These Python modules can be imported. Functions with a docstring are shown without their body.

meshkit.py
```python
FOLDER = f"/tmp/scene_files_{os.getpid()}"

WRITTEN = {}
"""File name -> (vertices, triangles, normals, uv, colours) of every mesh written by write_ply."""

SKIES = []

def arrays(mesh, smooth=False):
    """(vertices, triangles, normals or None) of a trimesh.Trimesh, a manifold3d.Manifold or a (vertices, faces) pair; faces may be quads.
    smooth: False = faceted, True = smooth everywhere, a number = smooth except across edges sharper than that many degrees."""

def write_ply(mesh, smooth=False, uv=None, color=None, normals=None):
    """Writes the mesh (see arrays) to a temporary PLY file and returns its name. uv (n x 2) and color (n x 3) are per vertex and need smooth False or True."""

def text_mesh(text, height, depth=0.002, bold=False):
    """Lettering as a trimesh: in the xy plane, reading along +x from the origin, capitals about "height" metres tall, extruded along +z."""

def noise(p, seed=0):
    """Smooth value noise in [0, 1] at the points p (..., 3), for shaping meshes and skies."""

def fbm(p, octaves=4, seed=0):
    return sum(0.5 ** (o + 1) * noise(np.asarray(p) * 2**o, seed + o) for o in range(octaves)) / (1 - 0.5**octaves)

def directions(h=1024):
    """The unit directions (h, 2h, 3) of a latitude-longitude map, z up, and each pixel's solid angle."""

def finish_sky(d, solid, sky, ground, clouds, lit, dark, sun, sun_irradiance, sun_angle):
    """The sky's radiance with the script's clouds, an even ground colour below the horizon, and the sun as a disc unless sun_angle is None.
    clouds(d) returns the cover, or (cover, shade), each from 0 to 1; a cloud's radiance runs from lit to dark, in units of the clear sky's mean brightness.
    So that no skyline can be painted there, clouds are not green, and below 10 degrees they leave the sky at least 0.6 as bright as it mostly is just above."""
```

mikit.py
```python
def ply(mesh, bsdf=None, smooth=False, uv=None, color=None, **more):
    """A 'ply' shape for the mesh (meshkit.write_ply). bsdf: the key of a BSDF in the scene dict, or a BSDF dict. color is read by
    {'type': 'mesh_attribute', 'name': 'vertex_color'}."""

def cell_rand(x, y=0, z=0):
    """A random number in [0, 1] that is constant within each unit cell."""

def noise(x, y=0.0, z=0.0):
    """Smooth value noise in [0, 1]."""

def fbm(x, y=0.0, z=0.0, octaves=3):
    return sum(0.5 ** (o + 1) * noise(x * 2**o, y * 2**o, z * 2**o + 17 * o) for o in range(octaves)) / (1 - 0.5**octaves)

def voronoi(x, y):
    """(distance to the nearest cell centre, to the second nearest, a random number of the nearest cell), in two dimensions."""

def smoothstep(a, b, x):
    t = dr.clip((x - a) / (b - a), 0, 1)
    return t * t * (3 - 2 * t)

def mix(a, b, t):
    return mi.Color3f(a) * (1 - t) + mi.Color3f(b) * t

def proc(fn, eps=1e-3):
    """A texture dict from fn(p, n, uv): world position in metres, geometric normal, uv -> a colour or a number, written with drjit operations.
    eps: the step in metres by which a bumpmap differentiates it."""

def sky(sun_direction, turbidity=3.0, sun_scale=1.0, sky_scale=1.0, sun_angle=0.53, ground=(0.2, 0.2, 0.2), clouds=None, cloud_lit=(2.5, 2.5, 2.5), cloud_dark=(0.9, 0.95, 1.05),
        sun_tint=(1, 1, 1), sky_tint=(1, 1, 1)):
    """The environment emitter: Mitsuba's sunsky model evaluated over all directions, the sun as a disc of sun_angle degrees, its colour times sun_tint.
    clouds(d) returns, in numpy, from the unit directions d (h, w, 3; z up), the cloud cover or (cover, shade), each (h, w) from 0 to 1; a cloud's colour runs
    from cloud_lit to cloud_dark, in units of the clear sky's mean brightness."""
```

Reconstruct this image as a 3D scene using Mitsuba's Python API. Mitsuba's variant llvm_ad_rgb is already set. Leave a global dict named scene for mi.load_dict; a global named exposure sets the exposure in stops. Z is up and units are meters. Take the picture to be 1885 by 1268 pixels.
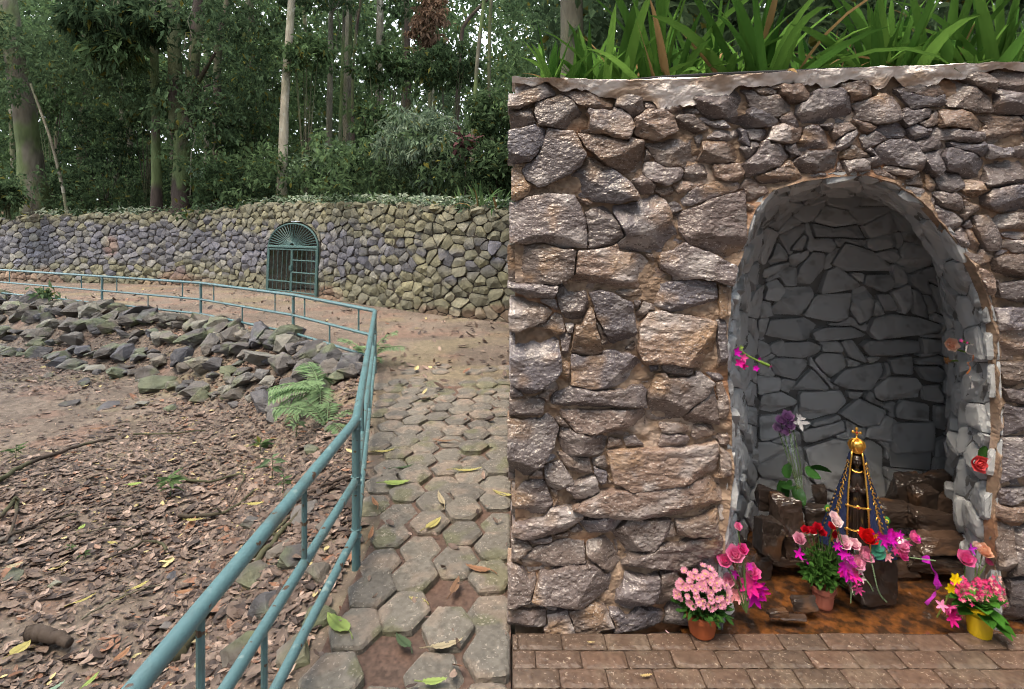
import math, random, numpy as np, trimesh, shapely, shapely.affinity, drjit as dr, mitsuba as mi, mikit, meshkit
from shapely.geometry import Polygon, MultiPolygon, LineString, Point, box
from scipy.spatial import Delaunay, Voronoi, ConvexHull
from mikit import noise, fbm, voronoi, cell_rand, smoothstep, mix

T = mi.ScalarTransform4f
scene, labels = {}, {}
EYE = 1.61
# ---------------------------------------------------------------- camera, sky, exposure
scene['camera'] = {'type': 'perspective', 'fov': math.degrees(2 * math.atan(0.9425)), 'fov_axis': 'x',
                   'principal_point_offset_y': 0.1648, 'near_clip': 0.05, 'far_clip': 400.0,
                   'to_world': T().look_at(origin=[0, 0, EYE], target=[0, 1, EYE], up=[0, 0, 1])}
scene['sky'] = mikit.sky((-0.25, -0.35, 0.9), turbidity=3, sun_scale=0.3, sun_angle=25, clouds=lambda d: np.ones(d.shape[:2]),
                         cloud_lit=(2.38, 2.5, 2.72), sun_tint=(1, 0.98, 0.95))
exposure = 3.6

# ---------------------------------------------------------------- helpers
counts = {}
def numbered(base):
    n = counts.get(base, 0); counts[base] = n + 1
    return base if n == 0 else f'{base}_{n:03d}'
def add(key, mesh, bsdf, smooth=False, uv=None, color=None):
    scene[key] = mikit.ply(mesh, bsdf, smooth=smooth, uv=uv, color=color)
    return key
def tag(key, label, cat, group=None, kind=None):
    labels[key] = {'label': label, 'category': cat}
    if group: labels[key]['group'] = group
    if kind: labels[key]['kind'] = kind
    return key
def thing(name, label, cat, group=None):
    return tag(numbered(name), label, cat, group)
def part(parent, name, mesh, bsdf, smooth=False, uv=None, color=None, kind=None, label=None):
    key = numbered(f'{parent}__{name}')
    add(key, mesh, bsdf, smooth, uv, color)
    if kind or label: labels[key] = {**({'kind': kind} if kind else {}), **({'label': label} if label else {})}
    return key
def structure(name, mesh, bsdf, smooth=False, uv=None):
    add(name, mesh, bsdf, smooth, uv); labels[name] = {'kind': 'structure'}; return name
def W(px, py, Y):                       # a point seen at that place of the photograph, Y metres ahead of the eye
    return np.array([(px - 942.5) / 1000 * Y, Y, EYE + (425 - py) / 1000 * Y])
def G(px, py, z=0.0):                   # the same for a point at height z
    return W(px, py, (EYE - z) * 1000 / (py - 425))
def cat(*ms):
    v, f, n = [], [], 0
    for m in ms:
        mv, mf = (m.vertices, m.faces) if hasattr(m, 'vertices') else m
        v.append(np.asarray(mv, float)); f.append(np.asarray(mf) + n); n += len(mv)
    return np.vstack(v), np.vstack(f)
def xf(m, M):
    v = np.asarray(m[0] if isinstance(m, tuple) else m.vertices); f = m[1] if isinstance(m, tuple) else m.faces
    return v @ M[:3, :3].T + M[:3, 3], f
def rot(axis, deg):
    return trimesh.transformations.rotation_matrix(math.radians(deg), axis)
def trans(p):
    M = np.eye(4); M[:3, 3] = p; return M
def tube(pts, rad, sides=10, cap=True):
    p = np.asarray(pts, float); n = len(p)
    r = np.broadcast_to(np.asarray(rad, float), (n,))
    t = np.gradient(p, axis=0); t /= np.linalg.norm(t, axis=1, keepdims=True) + 1e-12
    a = np.array([1, 0, 0.0]) if abs(t[0][0]) < 0.8 else np.array([0, 0, 1.0])
    A = []
    for i in range(n):
        a = a - t[i] * (a @ t[i]); a /= np.linalg.norm(a); A.append(a)
    A = np.array(A); B = np.cross(t, A)
    ang = np.arange(sides) * 2 * np.pi / sides
    v = p[:, None] + r[:, None, None] * (np.cos(ang)[None, :, None] * A[:, None] + np.sin(ang)[None, :, None] * B[:, None])
    i, j = np.meshgrid(np.arange(n - 1), np.arange(sides), indexing='ij')
    q = np.stack([i * sides + j, i * sides + (j + 1) % sides, (i + 1) * sides + (j + 1) % sides, (i + 1) * sides + j], -1).reshape(-1, 4)
    f = np.vstack([q[:, [0, 1, 2]], q[:, [0, 2, 3]]])
    v = v.reshape(-1, 3)
    if cap:
        k = len(v); v = np.vstack([v, p[:1], p[-1:]]); s = np.arange(sides)
        f = np.vstack([f, np.stack([s * 0 + k, (s + 1) % sides, s], 1), np.stack([s * 0 + k + 1, (n - 1) * sides + s, (n - 1) * sides + (s + 1) % sides], 1)])
    return v, f
def lathe(prof, sides=24, sx=1, sy=1):
    p = np.asarray(prof, float); ang = np.arange(sides) * 2 * np.pi / sides
    v = np.stack([np.outer(p[:, 0], np.cos(ang)) * sx, np.outer(p[:, 0], np.sin(ang)) * sy, np.repeat(p[:, 1:2], sides, 1)], -1).reshape(-1, 3)
    n = len(p); i, j = np.meshgrid(np.arange(n - 1), np.arange(sides), indexing='ij')
    q = np.stack([i * sides + j, i * sides + (j + 1) % sides, (i + 1) * sides + (j + 1) % sides, (i + 1) * sides + j], -1).reshape(-1, 4)
    return v, np.vstack([q[:, [0, 1, 2]], q[:, [0, 2, 3]]])
def ball(c, r, sub=2):
    m = trimesh.creation.icosphere(subdivisions=sub)
    return m.vertices * np.asarray(r) + np.asarray(c), m.faces
def catmull(pts, n):
    p = np.asarray(pts, float)
    from scipy.interpolate import PchipInterpolator
    s = np.r_[0, np.cumsum(np.linalg.norm(np.diff(p, axis=0), axis=1))]
    return PchipInterpolator(s, p)(np.linspace(0, s[-1], n))
def grid_mesh(xs, ys, zf):
    X, Y = np.meshgrid(xs, ys, indexing='ij'); Z = zf(X, Y)
    v = np.stack([X, Y, Z], -1).reshape(-1, 3); ny = len(ys)
    i, j = np.meshgrid(np.arange(len(xs) - 1), np.arange(ny - 1), indexing='ij')
    a = i * ny + j
    q = np.stack([a, a + ny, a + ny + 1, a + 1], -1).reshape(-1, 4)
    return v, np.vstack([q[:, [0, 1, 2]], q[:, [0, 2, 3]]])

# a polygon in (u, v) filled with triangles; returns points, triangles, distance to the edge, number of edge points
def tri_poly(poly, res, rng, edge=None):
    edge = edge or res
    rings = [poly.exterior, *poly.interiors]
    bp = []
    for r in rings:
        n = max(5, int(r.length / edge))
        bp.append(np.array([r.interpolate(k / n, normalized=True).coords[0] for k in range(n)]))
    sizes = [len(b) for b in bp]; b = np.vstack(bp)
    x0, y0, x1, y1 = poly.bounds
    gx, gy = np.meshgrid(np.arange(x0, x1 + res, res), np.arange(y0, y1 + res, res * 0.87), indexing='ij')
    gx = gx + (np.arange(gx.shape[1]) % 2)[None] * res / 2
    g = np.stack([gx, gy], -1).reshape(-1, 2) + rng.uniform(-0.3, 0.3, (gx.size, 2)) * res
    inner = poly.buffer(-res * 0.45)
    g = g[shapely.contains_xy(inner, g[:, 0], g[:, 1])] if not inner.is_empty else g[:0]
    p = np.vstack([b, g])
    tri = Delaunay(p).simplices
    c = p[tri].mean(1)
    tri = tri[shapely.contains_xy(poly.buffer(1e-6), c[:, 0], c[:, 1])]
    d1, d2 = p[tri[:, 1]] - p[tri[:, 0]], p[tri[:, 2]] - p[tri[:, 0]]
    cr = d1[:, 0] * d2[:, 1] - d1[:, 1] * d2[:, 0]
    tri[cr < 0] = tri[cr < 0][:, ::-1]; tri = tri[np.abs(cr) > 1e-12]
    d = shapely.distance(poly.boundary, shapely.points(p))
    return p, tri, d, sizes
stone_id = [0]
def stone(poly, mapf, rng, h0=0.04, res=0.011, tilt=0.25, under=0.7, bevel=0.012, amp=0.006, back=-0.03, freq=22, edge=None, side=0.35):
    p, tri, d, sizes = tri_poly(poly, res, rng, edge)
    u, v = p[:, 0], p[:, 1]
    x0, y0, x1, y1 = poly.bounds; cu, cv = (x0 + x1) / 2, (y0 + y1) / 2
    h = h0 * rng.uniform(0.8, 1.2) + rng.uniform(-tilt, tilt) * (u - cu) * 0.6 - abs(rng.normal(0, tilt)) * (v - cv)
    if rng.random() < under:                                   # a broken underside
        k = rng.uniform(0.7, 1.8); vb = y0 + (y1 - y0) * rng.uniform(0.1, 0.45); sl = rng.uniform(-0.4, 0.4)
        h = np.minimum(h, h0 + k * (v - vb - sl * (u - cu)))
    for _ in range(2):
        if rng.random() < side * 1.6:
            a = rng.uniform(0, 2 * np.pi); k = rng.uniform(0.3, 0.9); r = rng.uniform(0.05, 0.32) * max(x1 - x0, y1 - y0)
            h = np.minimum(h, h0 - k * ((u - cu) * np.cos(a) + (v - cv) * np.sin(a) - r))
    o = rng.uniform(0, 100, 3); q = np.stack([u, v, u * 0], -1) + o
    st = np.array([1, rng.uniform(0.6, 1.8), 1])
    h = h + amp * 2 * (meshkit.fbm(q * freq * st, 4) - 0.5) + amp * 1.2 * (np.abs(meshkit.noise(q * freq * 0.7 * st, 5) - 0.5) * 2 - 0.5)
    t = np.clip(d / bevel, 0, 1); h = h - bevel * 0.9 * (1 - t) ** 2
    h = np.maximum(h, back * 0.3 + 0.004)
    nb = sum(sizes)
    P = np.r_[p, p[:nb]]; H = np.r_[h, np.full(nb, back)]
    fs = [tri]; o2 = 0
    for s in sizes:
        k = np.arange(s); a, b = o2 + k, o2 + (k + 1) % s
        fs += [np.stack([a, a + len(p), b], 1), np.stack([b, a + len(p), b + len(p)], 1)]; o2 += s
    stone_id[0] += 1
    return (mapf(P[:, 0], P[:, 1], H), np.vstack(fs)), np.stack([P[:, 0] + 10 * (stone_id[0] % 400), P[:, 1] + 0.4 * H], 1)
def clean(poly, gap, rnd):
    q = poly.buffer(-gap - rnd, join_style=1).buffer(rnd, join_style=1)
    if q.is_empty: return None
    if isinstance(q, MultiPolygon): q = max(q.geoms, key=lambda g: g.area)
    return Polygon(q.exterior)
def voronoi_cells(region, du, dv, rng, jit=0.36, merge=0.2):
    x0, y0, x1, y1 = region.bounds; pts = []
    for r, y in enumerate(np.arange(y0 - 2 * dv, y1 + 2 * dv, dv)):
        x = x0 - 2 * du + rng.uniform(0, du)
        while x < x1 + 2 * du:
            s = rng.uniform(0.6, 1.5)
            pts.append((x + rng.uniform(-jit, jit) * du * s, y + rng.uniform(-jit, jit) * dv)); x += du * s
    pts = np.array(pts); vo = Voronoi(pts * [1, du / dv * 0.8]); out = []
    for k in vo.point_region:
        reg = vo.regions[k]
        if -1 in reg or not reg: continue
        c = Polygon(vo.vertices[reg] / [1, du / dv * 0.8]).intersection(region)
        if isinstance(c, MultiPolygon): c = max(c.geoms, key=lambda g: g.area)
        if c.is_empty or not isinstance(c, Polygon) or c.area < 0.15 * du * dv: continue
        out.append(c)
    return out

# ---------------------------------------------------------------- materials
def rgb(*c): return {'type': 'rgb', 'value': list(c)}
def two(b): return {'type': 'twosided', 'b': b}
def pr(fn): return mikit.proc(fn)
def principled(col, rough=0.6, spec=0.5, **k):
    c = col if isinstance(col, dict) else rgb(*col)
    return {'type': 'principled', 'base_color': c, 'roughness': rough, 'specular': spec, **k}
def bump(b, fn, eps=2e-3): return {'type': 'bumpmap', 'arbitrary': pr_eps(fn, eps), 'scale': 1.0, 'bsdf': b}
def pr_eps(fn, eps): return mikit.proc(fn, eps=eps)
def sid(uv): return dr.floor(uv.x / 10 + 0.5)

def c_wall(p, n, uv):
    i = sid(uv); r1, r2, r3 = cell_rand(i, 3), cell_rand(i, 7), cell_rand(i, 11)
    big = fbm(p.x * 9 + i, p.y * 9, p.z * 9, 3); fine = fbm(p.x * 70 + i * 3, p.y * 70, p.z * 110, 3)
    c = mix((0.140, 0.108, 0.092), (0.118, 0.110, 0.128), r1)
    c = mix(c, (0.20, 0.135, 0.10), smoothstep(0.6, 0.95, r2) * 0.7)
    c = mix(c, (0.30, 0.275, 0.27), smoothstep(0.50, 0.72, big) * (0.25 + 0.6 * r3))
    c = mix(c, (0.27, 0.175, 0.105), smoothstep(0.56, 0.75, fbm(p.x * 6 + 31, p.y * 6, p.z * 6 + i, 3)) * 0.75)
    c = mix(c, (0.05, 0.037, 0.033), smoothstep(0.52, 0.78, fine) * 0.75)
    c = mix(c, (0.42, 0.39, 0.38), smoothstep(0.72, 0.86, noise(p.x * 190, p.y * 190, p.z * 190)) * 0.6)
    return c * (0.75 + 0.55 * r3)
def b_wall(p, n, uv):
    return 0.007 * fbm(p.x * 60, p.y * 60, p.z * 90, 2) + 0.002 * noise(p.x * 240, p.y * 240, p.z * 240)
scene['wall_stone_material'] = two(bump(principled(pr(c_wall), 0.30, 0.6), b_wall))
def c_mortar(p, n, uv):
    a = fbm(p.x * 7, p.y * 7, p.z * 7, 4); b = fbm(p.x * 3.1 + 9, p.y * 3, p.z * 3.1, 3); f = fbm(p.x * 60, p.y * 60, p.z * 60, 2)
    c = mix((0.285, 0.205, 0.15), (0.20, 0.14, 0.10), smoothstep(0.35, 0.65, a))
    c = mix(c, (0.25, 0.115, 0.055), smoothstep(0.56, 0.72, b) * 0.7)
    c = mix(c, (0.44, 0.36, 0.31), smoothstep(0.58, 0.72, fbm(p.x * 5 + 70, p.y * 5, p.z * 5, 3)) * 0.7)
    return c * (0.65 + 0.7 * f)
scene['mortar_material'] = two(bump(principled(pr(c_mortar), 0.6, 0.4), b_wall))
def c_cap(p, n, uv):
    a = fbm(p.x * 6, p.y * 6, p.z * 14, 4); f = fbm(p.x * 50, p.y * 50, p.z * 50, 2)
    c = mix((0.80, 0.75, 0.73), (0.44, 0.34, 0.27), smoothstep(0.52, 0.68, a))
    return c * (0.75 + 0.5 * f)
scene['cap_material'] = two(bump(principled(pr(c_cap), 0.85, 0.25), b_wall))
def c_niche(p, n, uv):
    i = sid(uv); r = cell_rand(i, 5)
    f = fbm(p.x * 14, p.y * 14, p.z * 14, 3)
    c = mix((0.29, 0.307, 0.325), (0.42, 0.438, 0.455), r)
    c = mix(c, (0.15, 0.145, 0.14), smoothstep(0.55, 0.8, f) * 0.6)
    return c
def b_niche(p, n, uv): return 0.003 * fbm(p.x * 45, p.y * 45, p.z * 60, 2)
scene['painted_stone_material'] = two(bump(principled(pr(c_niche), 0.55, 0.4), b_niche))
def c_far(p, n, uv):
    i = sid(uv); r1, r2, r3 = cell_rand(i, 2), cell_rand(i, 9), cell_rand(i, 13)
    f = fbm(p.x * 9, p.y * 9, p.z * 9, 3); big = fbm(p.x * 0.7, p.y * 0.7, p.z * 1.5, 2)
    olive = mix((0.195, 0.185, 0.115), (0.145, 0.142, 0.105), r1)
    purple = mix((0.150, 0.150, 0.178), (0.105, 0.105, 0.112), r1)
    band = smoothstep(0.33, 0.62, 1.0 - dr.abs(p.z - 1.15) * 0.85 + 0.55 * (big - 0.5) + 0.5 * (r2 - 0.5) - 0.15 - 0.25 * smoothstep(-4.5, -1.0, p.x) + 0.16 * smoothstep(-5.5, -8.0, p.x))
    c = mix(olive, purple, band)
    c = mix(c, (0.24, 0.14, 0.105), smoothstep(0.66, 0.80, fbm(p.x * 0.8 + 20, p.y * 0.8, p.z * 0.9, 2) + 0.16 * smoothstep(0.5, 0.0, p.z)) * 0.6)
    c = mix(c, (0.27, 0.26, 0.20), smoothstep(0.7, 0.95, r3) * 0.5)
    return c * (0.38 + 0.9 * f) * (0.72 + 0.45 * cell_rand(i, 21))
scene['far_stone_material'] = two(principled(pr(c_far), 0.75, 0.3))
def c_rock(p, n, uv):
    i = sid(uv); r1, r2 = cell_rand(i, 2), cell_rand(i, 9)
    f = fbm(p.x * 13, p.y * 13, p.z * 13, 4); m = fbm(p.x * 4 + 3, p.y * 4, p.z * 4, 3)
    c = mix((0.10, 0.088, 0.074), (0.068, 0.069, 0.080), r1) * (0.7 + 0.6 * r2)
    c = mix(c, (0.19, 0.185, 0.15), smoothstep(0.7, 1.0, r2) * 0.7)
    c = mix(c, (0.10, 0.125, 0.06), smoothstep(0.50, 0.68, m) * 0.55)
    return c * (0.5 + 1.0 * f)
scene['rock_material'] = two(bump(principled(pr(c_rock), 0.7, 0.35), b_niche))
def c_boulder(p, n, uv):
    i = sid(uv); r1 = cell_rand(i, 2)
    f = fbm(p.x * 18, p.y * 18, p.z * 18, 4)
    c = mix((0.030, 0.023, 0.020), (0.060, 0.037, 0.026), r1)
    c = mix(c, (0.12, 0.058, 0.026), smoothstep(0.58, 0.78, fbm(p.x * 8 + i, p.y * 8, p.z * 8, 3)) * 0.6)
    return c * (0.55 + 0.9 * f)
scene['boulder_material'] = two(bump(principled(pr(c_boulder), 0.24, 0.55), b_niche))
def c_soil(p, n, uv):
    a = fbm(p.x * 1.3, p.y * 1.3, 0, 4); f = fbm(p.x * 22, p.y * 22, p.z * 22, 4); s = noise(p.x * 90, p.y * 90, 3)
    c = mix((0.172, 0.140, 0.115), (0.120, 0.097, 0.080), smoothstep(0.35, 0.65, a))
    c = mix(c, (0.185, 0.118, 0.092), smoothstep(0.55, 0.7, fbm(p.x * 2.1 + 40, p.y * 2.1, 0, 3)) * 0.6)
    c = mix(c, (0.19, 0.165, 0.10), smoothstep(0.55, 0.72, fbm(p.x * 0.9 + 5, p.y * 1.7, 0, 3)) * 0.5)
    c = mix(c, (0.30, 0.23, 0.18), smoothstep(0.78, 0.9, s) * 0.6)
    return c * (0.28 + 0.95 * f)
def b_soil(p, n, uv): return 0.010 * fbm(p.x * 22, p.y * 22, 0, 3)
scene['soil_material'] = two(bump(principled(pr(c_soil), 0.85, 0.25), b_soil, 4e-3))
def c_hill(p, n, uv):
    f = fbm(p.x * 4, p.y * 4, p.z * 4, 4)
    c = mix((0.085, 0.055, 0.04), (0.05, 0.055, 0.028), smoothstep(0.4, 0.6, f))
    return c * (0.6 + 0.8 * fbm(p.x * 15, p.y * 15, 0, 2))
scene['hill_material'] = two(principled(pr(c_hill), 0.9, 0.2))
def c_litter(p, n, uv):
    i, j = uv.x * 977.0, uv.y
    r1, r2 = cell_rand(i, 2), cell_rand(i, 9)
    c = mix((0.098, 0.069, 0.056), (0.190, 0.142, 0.115), r1)
    c = mix(c, (0.33, 0.245, 0.20), smoothstep(0.7, 0.9, r2))
    c = mix(c, (0.23, 0.12, 0.075), smoothstep(0.90, 0.94, cell_rand(i, 4)))
    c = mix(c, (0.055, 0.04, 0.035), smoothstep(0.72, 0.8, cell_rand(i, 6)))
    c = mix(c, (0.48, 0.41, 0.20), smoothstep(0.985, 0.988, cell_rand(i, 5)))
    return c * (0.42 + 0.8 * fbm(p.x * 40, p.y * 40, p.z * 40, 2))
scene['litter_material'] = two(principled(pr(c_litter), 0.6, 0.35))
# foliage: uv.x picks the kind's tone, uv.y is each leaf's own number
def c_leaf(p, n, uv):
    t, r = uv.x, uv.y
    c = mix((0.036, 0.062, 0.032), (0.072, 0.113, 0.058), smoothstep(0.0, 0.35, t))
    c = mix(c, (0.105, 0.168, 0.075), smoothstep(0.35, 0.6, t))
    c = mix(c, (0.175, 0.245, 0.165), smoothstep(0.6, 0.8, t))
    c = mix(c, (0.46, 0.53, 0.42), smoothstep(0.82, 0.95, t))
    c = mix(c, (0.20, 0.17, 0.03), smoothstep(0.965, 0.97, r) * 0.7)
    return c * (0.52 + 0.75 * cell_rand(r * 5000.0, 3))
scene['leaf_material'] = {'type': 'principledthin', 'base_color': pr(c_leaf), 'roughness': 0.45, 'diff_trans': 0.7, 'eta': 1.4}
def c_bark(p, n, uv):
    t = uv.x
    f = fbm(p.x * 9, p.y * 9, p.z * 2.5, 4); m = fbm(p.x * 2 + 8, p.y * 2, p.z * 0.8, 3)
    c = mix((0.052, 0.040, 0.034), (0.125, 0.118, 0.088), smoothstep(0.1, 0.5, t))
    c = mix(c, (0.30, 0.27, 0.21), smoothstep(0.5, 0.9, t))
    c = mix(c, (0.085, 0.115, 0.045), smoothstep(0.40, 0.58, m) * uv.y)
    c = mix(c, (0.34, 0.33, 0.27), smoothstep(0.60, 0.70, fbm(p.x * 6 + 3, p.y * 6, p.z * 4, 3)) * smoothstep(0.45, 0.6, t) * 0.8)
    return c * (0.45 + 1.1 * f)
scene['bark_material'] = two(principled(pr(c_bark), 0.85, 0.2))
def c_paver(p, n, uv):
    i = sid(uv); r1 = cell_rand(i, 4)
    a = fbm(p.x * 9, p.y * 9, p.z * 9, 4); f = fbm(p.x * 55, p.y * 55, p.z * 55, 3)
    c = mix((0.135, 0.125, 0.108), (0.090, 0.084, 0.076), r1)
    c = mix(c, (0.185, 0.15, 0.122), smoothstep(0.48, 0.68, a) * 0.75)
    c = mix(c, (0.10, 0.105, 0.055), smoothstep(0.55, 0.7, fbm(p.x * 6 + 33, p.y * 6, 0, 3)) * 0.6)
    c = mix(c, (0.34, 0.30, 0.26), smoothstep(0.75, 0.9, noise(p.x * 130, p.y * 130, p.z * 130)) * 0.5)
    return c * (0.55 + 0.9 * f)
scene['paver_material'] = two(bump(principled(pr(c_paver), 0.75, 0.3), b_wall))
def c_brick(p, n, uv):
    i = sid(uv); r1, r2 = cell_rand(i, 4), cell_rand(i, 8)
    a = fbm(p.x * 8, p.y * 8, p.z * 8, 4); f = fbm(p.x * 70, p.y * 70, p.z * 70, 3)
    c = mix((0.112, 0.070, 0.050), (0.080, 0.057, 0.043), r1)
    c = mix(c, (0.14, 0.105, 0.078), smoothstep(0.5, 0.68, a) * 0.6)
    c = mix(c, (0.36, 0.29, 0.23), smoothstep(0.8, 0.92, noise(p.x * 160, p.y * 160, p.z * 160)) * 0.6)
    return c * (0.55 + 0.9 * f)
scene['brick_material'] = two(bump(principled(pr(c_brick), 0.5, 0.45), b_wall))
def c_rail(p, n, uv):
    f = fbm(p.x * 14, p.y * 14, p.z * 14, 3)
    c = mix((0.068, 0.142, 0.160), (0.085, 0.165, 0.180), f)
    c = mix(c, (0.06, 0.075, 0.07), smoothstep(0.52, 0.75, fbm(p.x * 7 + 50, p.y * 7, p.z * 9, 4)) * 0.55)
    c = mix(c, (0.20, 0.27, 0.27), smoothstep(0.66, 0.78, fbm(p.x * 25 + 5, p.y * 25, p.z * 25, 3)) * 0.6)
    return mix(c, (0.07, 0.045, 0.03), smoothstep(0.68, 0.74, fbm(p.x * 33 + 15, p.y * 33, p.z * 33, 3)))
scene['rail_paint'] = two(principled(pr(c_rail), 0.33, 0.5))
def c_pool(p, n, uv):
    f = fbm(p.x * 24, p.y * 24, 0, 4); g = fbm(p.x * 70, p.y * 70, 4, 2)
    c = mix((0.16, 0.058, 0.012), (0.035, 0.016, 0.007), smoothstep(0.25, 0.72, f))
    return c * (0.5 + g)
scene['pool_material'] = two(principled(pr(c_pool), 0.8, 0.2))
scene['water_material'] = {'type': 'thindielectric', 'int_ior': 1.5}
scene['cellophane'] = {'type': 'thindielectric', 'int_ior': 1.45}
scene['gold'] = two(principled((0.80, 0.47, 0.10), 0.28, 0.5, metallic=1.0))
VC = {'type': 'mesh_attribute', 'name': 'vertex_color'}
scene['matte_colour'] = two(principled(VC, 0.65, 0.35))
scene['gloss_colour'] = two(principled(VC, 0.28, 0.5))
scene['strap_leaf'] = {'type': 'principledthin', 'base_color': VC, 'roughness': 0.2, 'diff_trans': 0.45, 'eta': 1.55}
scene['petal_colour'] = {'type': 'principledthin', 'base_color': VC, 'roughness': 0.5, 'diff_trans': 0.6, 'eta': 1.4}
def vc(mesh, col):
    v = mesh[0] if isinstance(mesh, tuple) else mesh.vertices
    c = np.asarray(col, float)
    return np.broadcast_to(c, (len(v), 3)).copy() if c.ndim == 1 else c
# ================================================================ the left place: ground, path, far wall, forest
RAIL = np.array([(-0.757, 0.2), (-0.757, 2.64), (-1.58, 6.26), (-3.14, 7.8), (-5.5, 9.6), (-8.3, 11.0), (-12.4, 13.0), (-20, 15.6)])
_basin = Polygon([(-0.757, -6), *RAIL, (-32, 14), (-32, -6)])
_rline = LineString([(-0.757, -6), *RAIL])
def hnoise(x, y, f, s=0, o=3):
    return meshkit.fbm(np.stack([x * f, y * f, x * 0 + 7.3 * s], -1), o, s) - 0.5
def ground_z(x, y):
    x, y = np.broadcast_arrays(np.asarray(x, float), np.asarray(y, float))
    pts = shapely.points(x.ravel(), y.ravel())
    d = shapely.distance(_rline, pts).reshape(x.shape)
    inside = shapely.contains_xy(_basin, x.ravel(), y.ravel()).reshape(x.shape)
    w = np.interp(y, [2, 6], [1.0, 1.3]); t = np.clip((d - 0.12) / w, 0, 1); t = t * t * (3 - 2 * t)
    b = -0.6 * t + 0.10 * hnoise(x, y, 0.7, 1) * t + 0.05 * hnoise(x, y, 4, 2)
    b = b + 0.12 * np.exp(-((x + 4.2) / 1.2) ** 2 - ((y - 4.6) / 1.0) ** 2)
    p = 0.012 * hnoise(x, y, 1.5, 3) * np.clip(-x * 3, 0, 1)
    return np.where(inside, b, p) - 0.028 - 0.05 * (x > 0.0)
gx = np.r_[np.linspace(-40, -12, 30), np.linspace(-11.7, -6, 50), np.linspace(-5.92, 0.06, 130), np.linspace(0.3, 12, 20)]
gy = np.r_[np.linspace(-14, 0.5, 24), np.linspace(0.56, 7, 130), np.linspace(7.06, 13, 90), np.linspace(13.2, 24, 30)]
structure('ground', grid_mesh(gx, gy, ground_z), 'soil_material', smooth=True)

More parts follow.
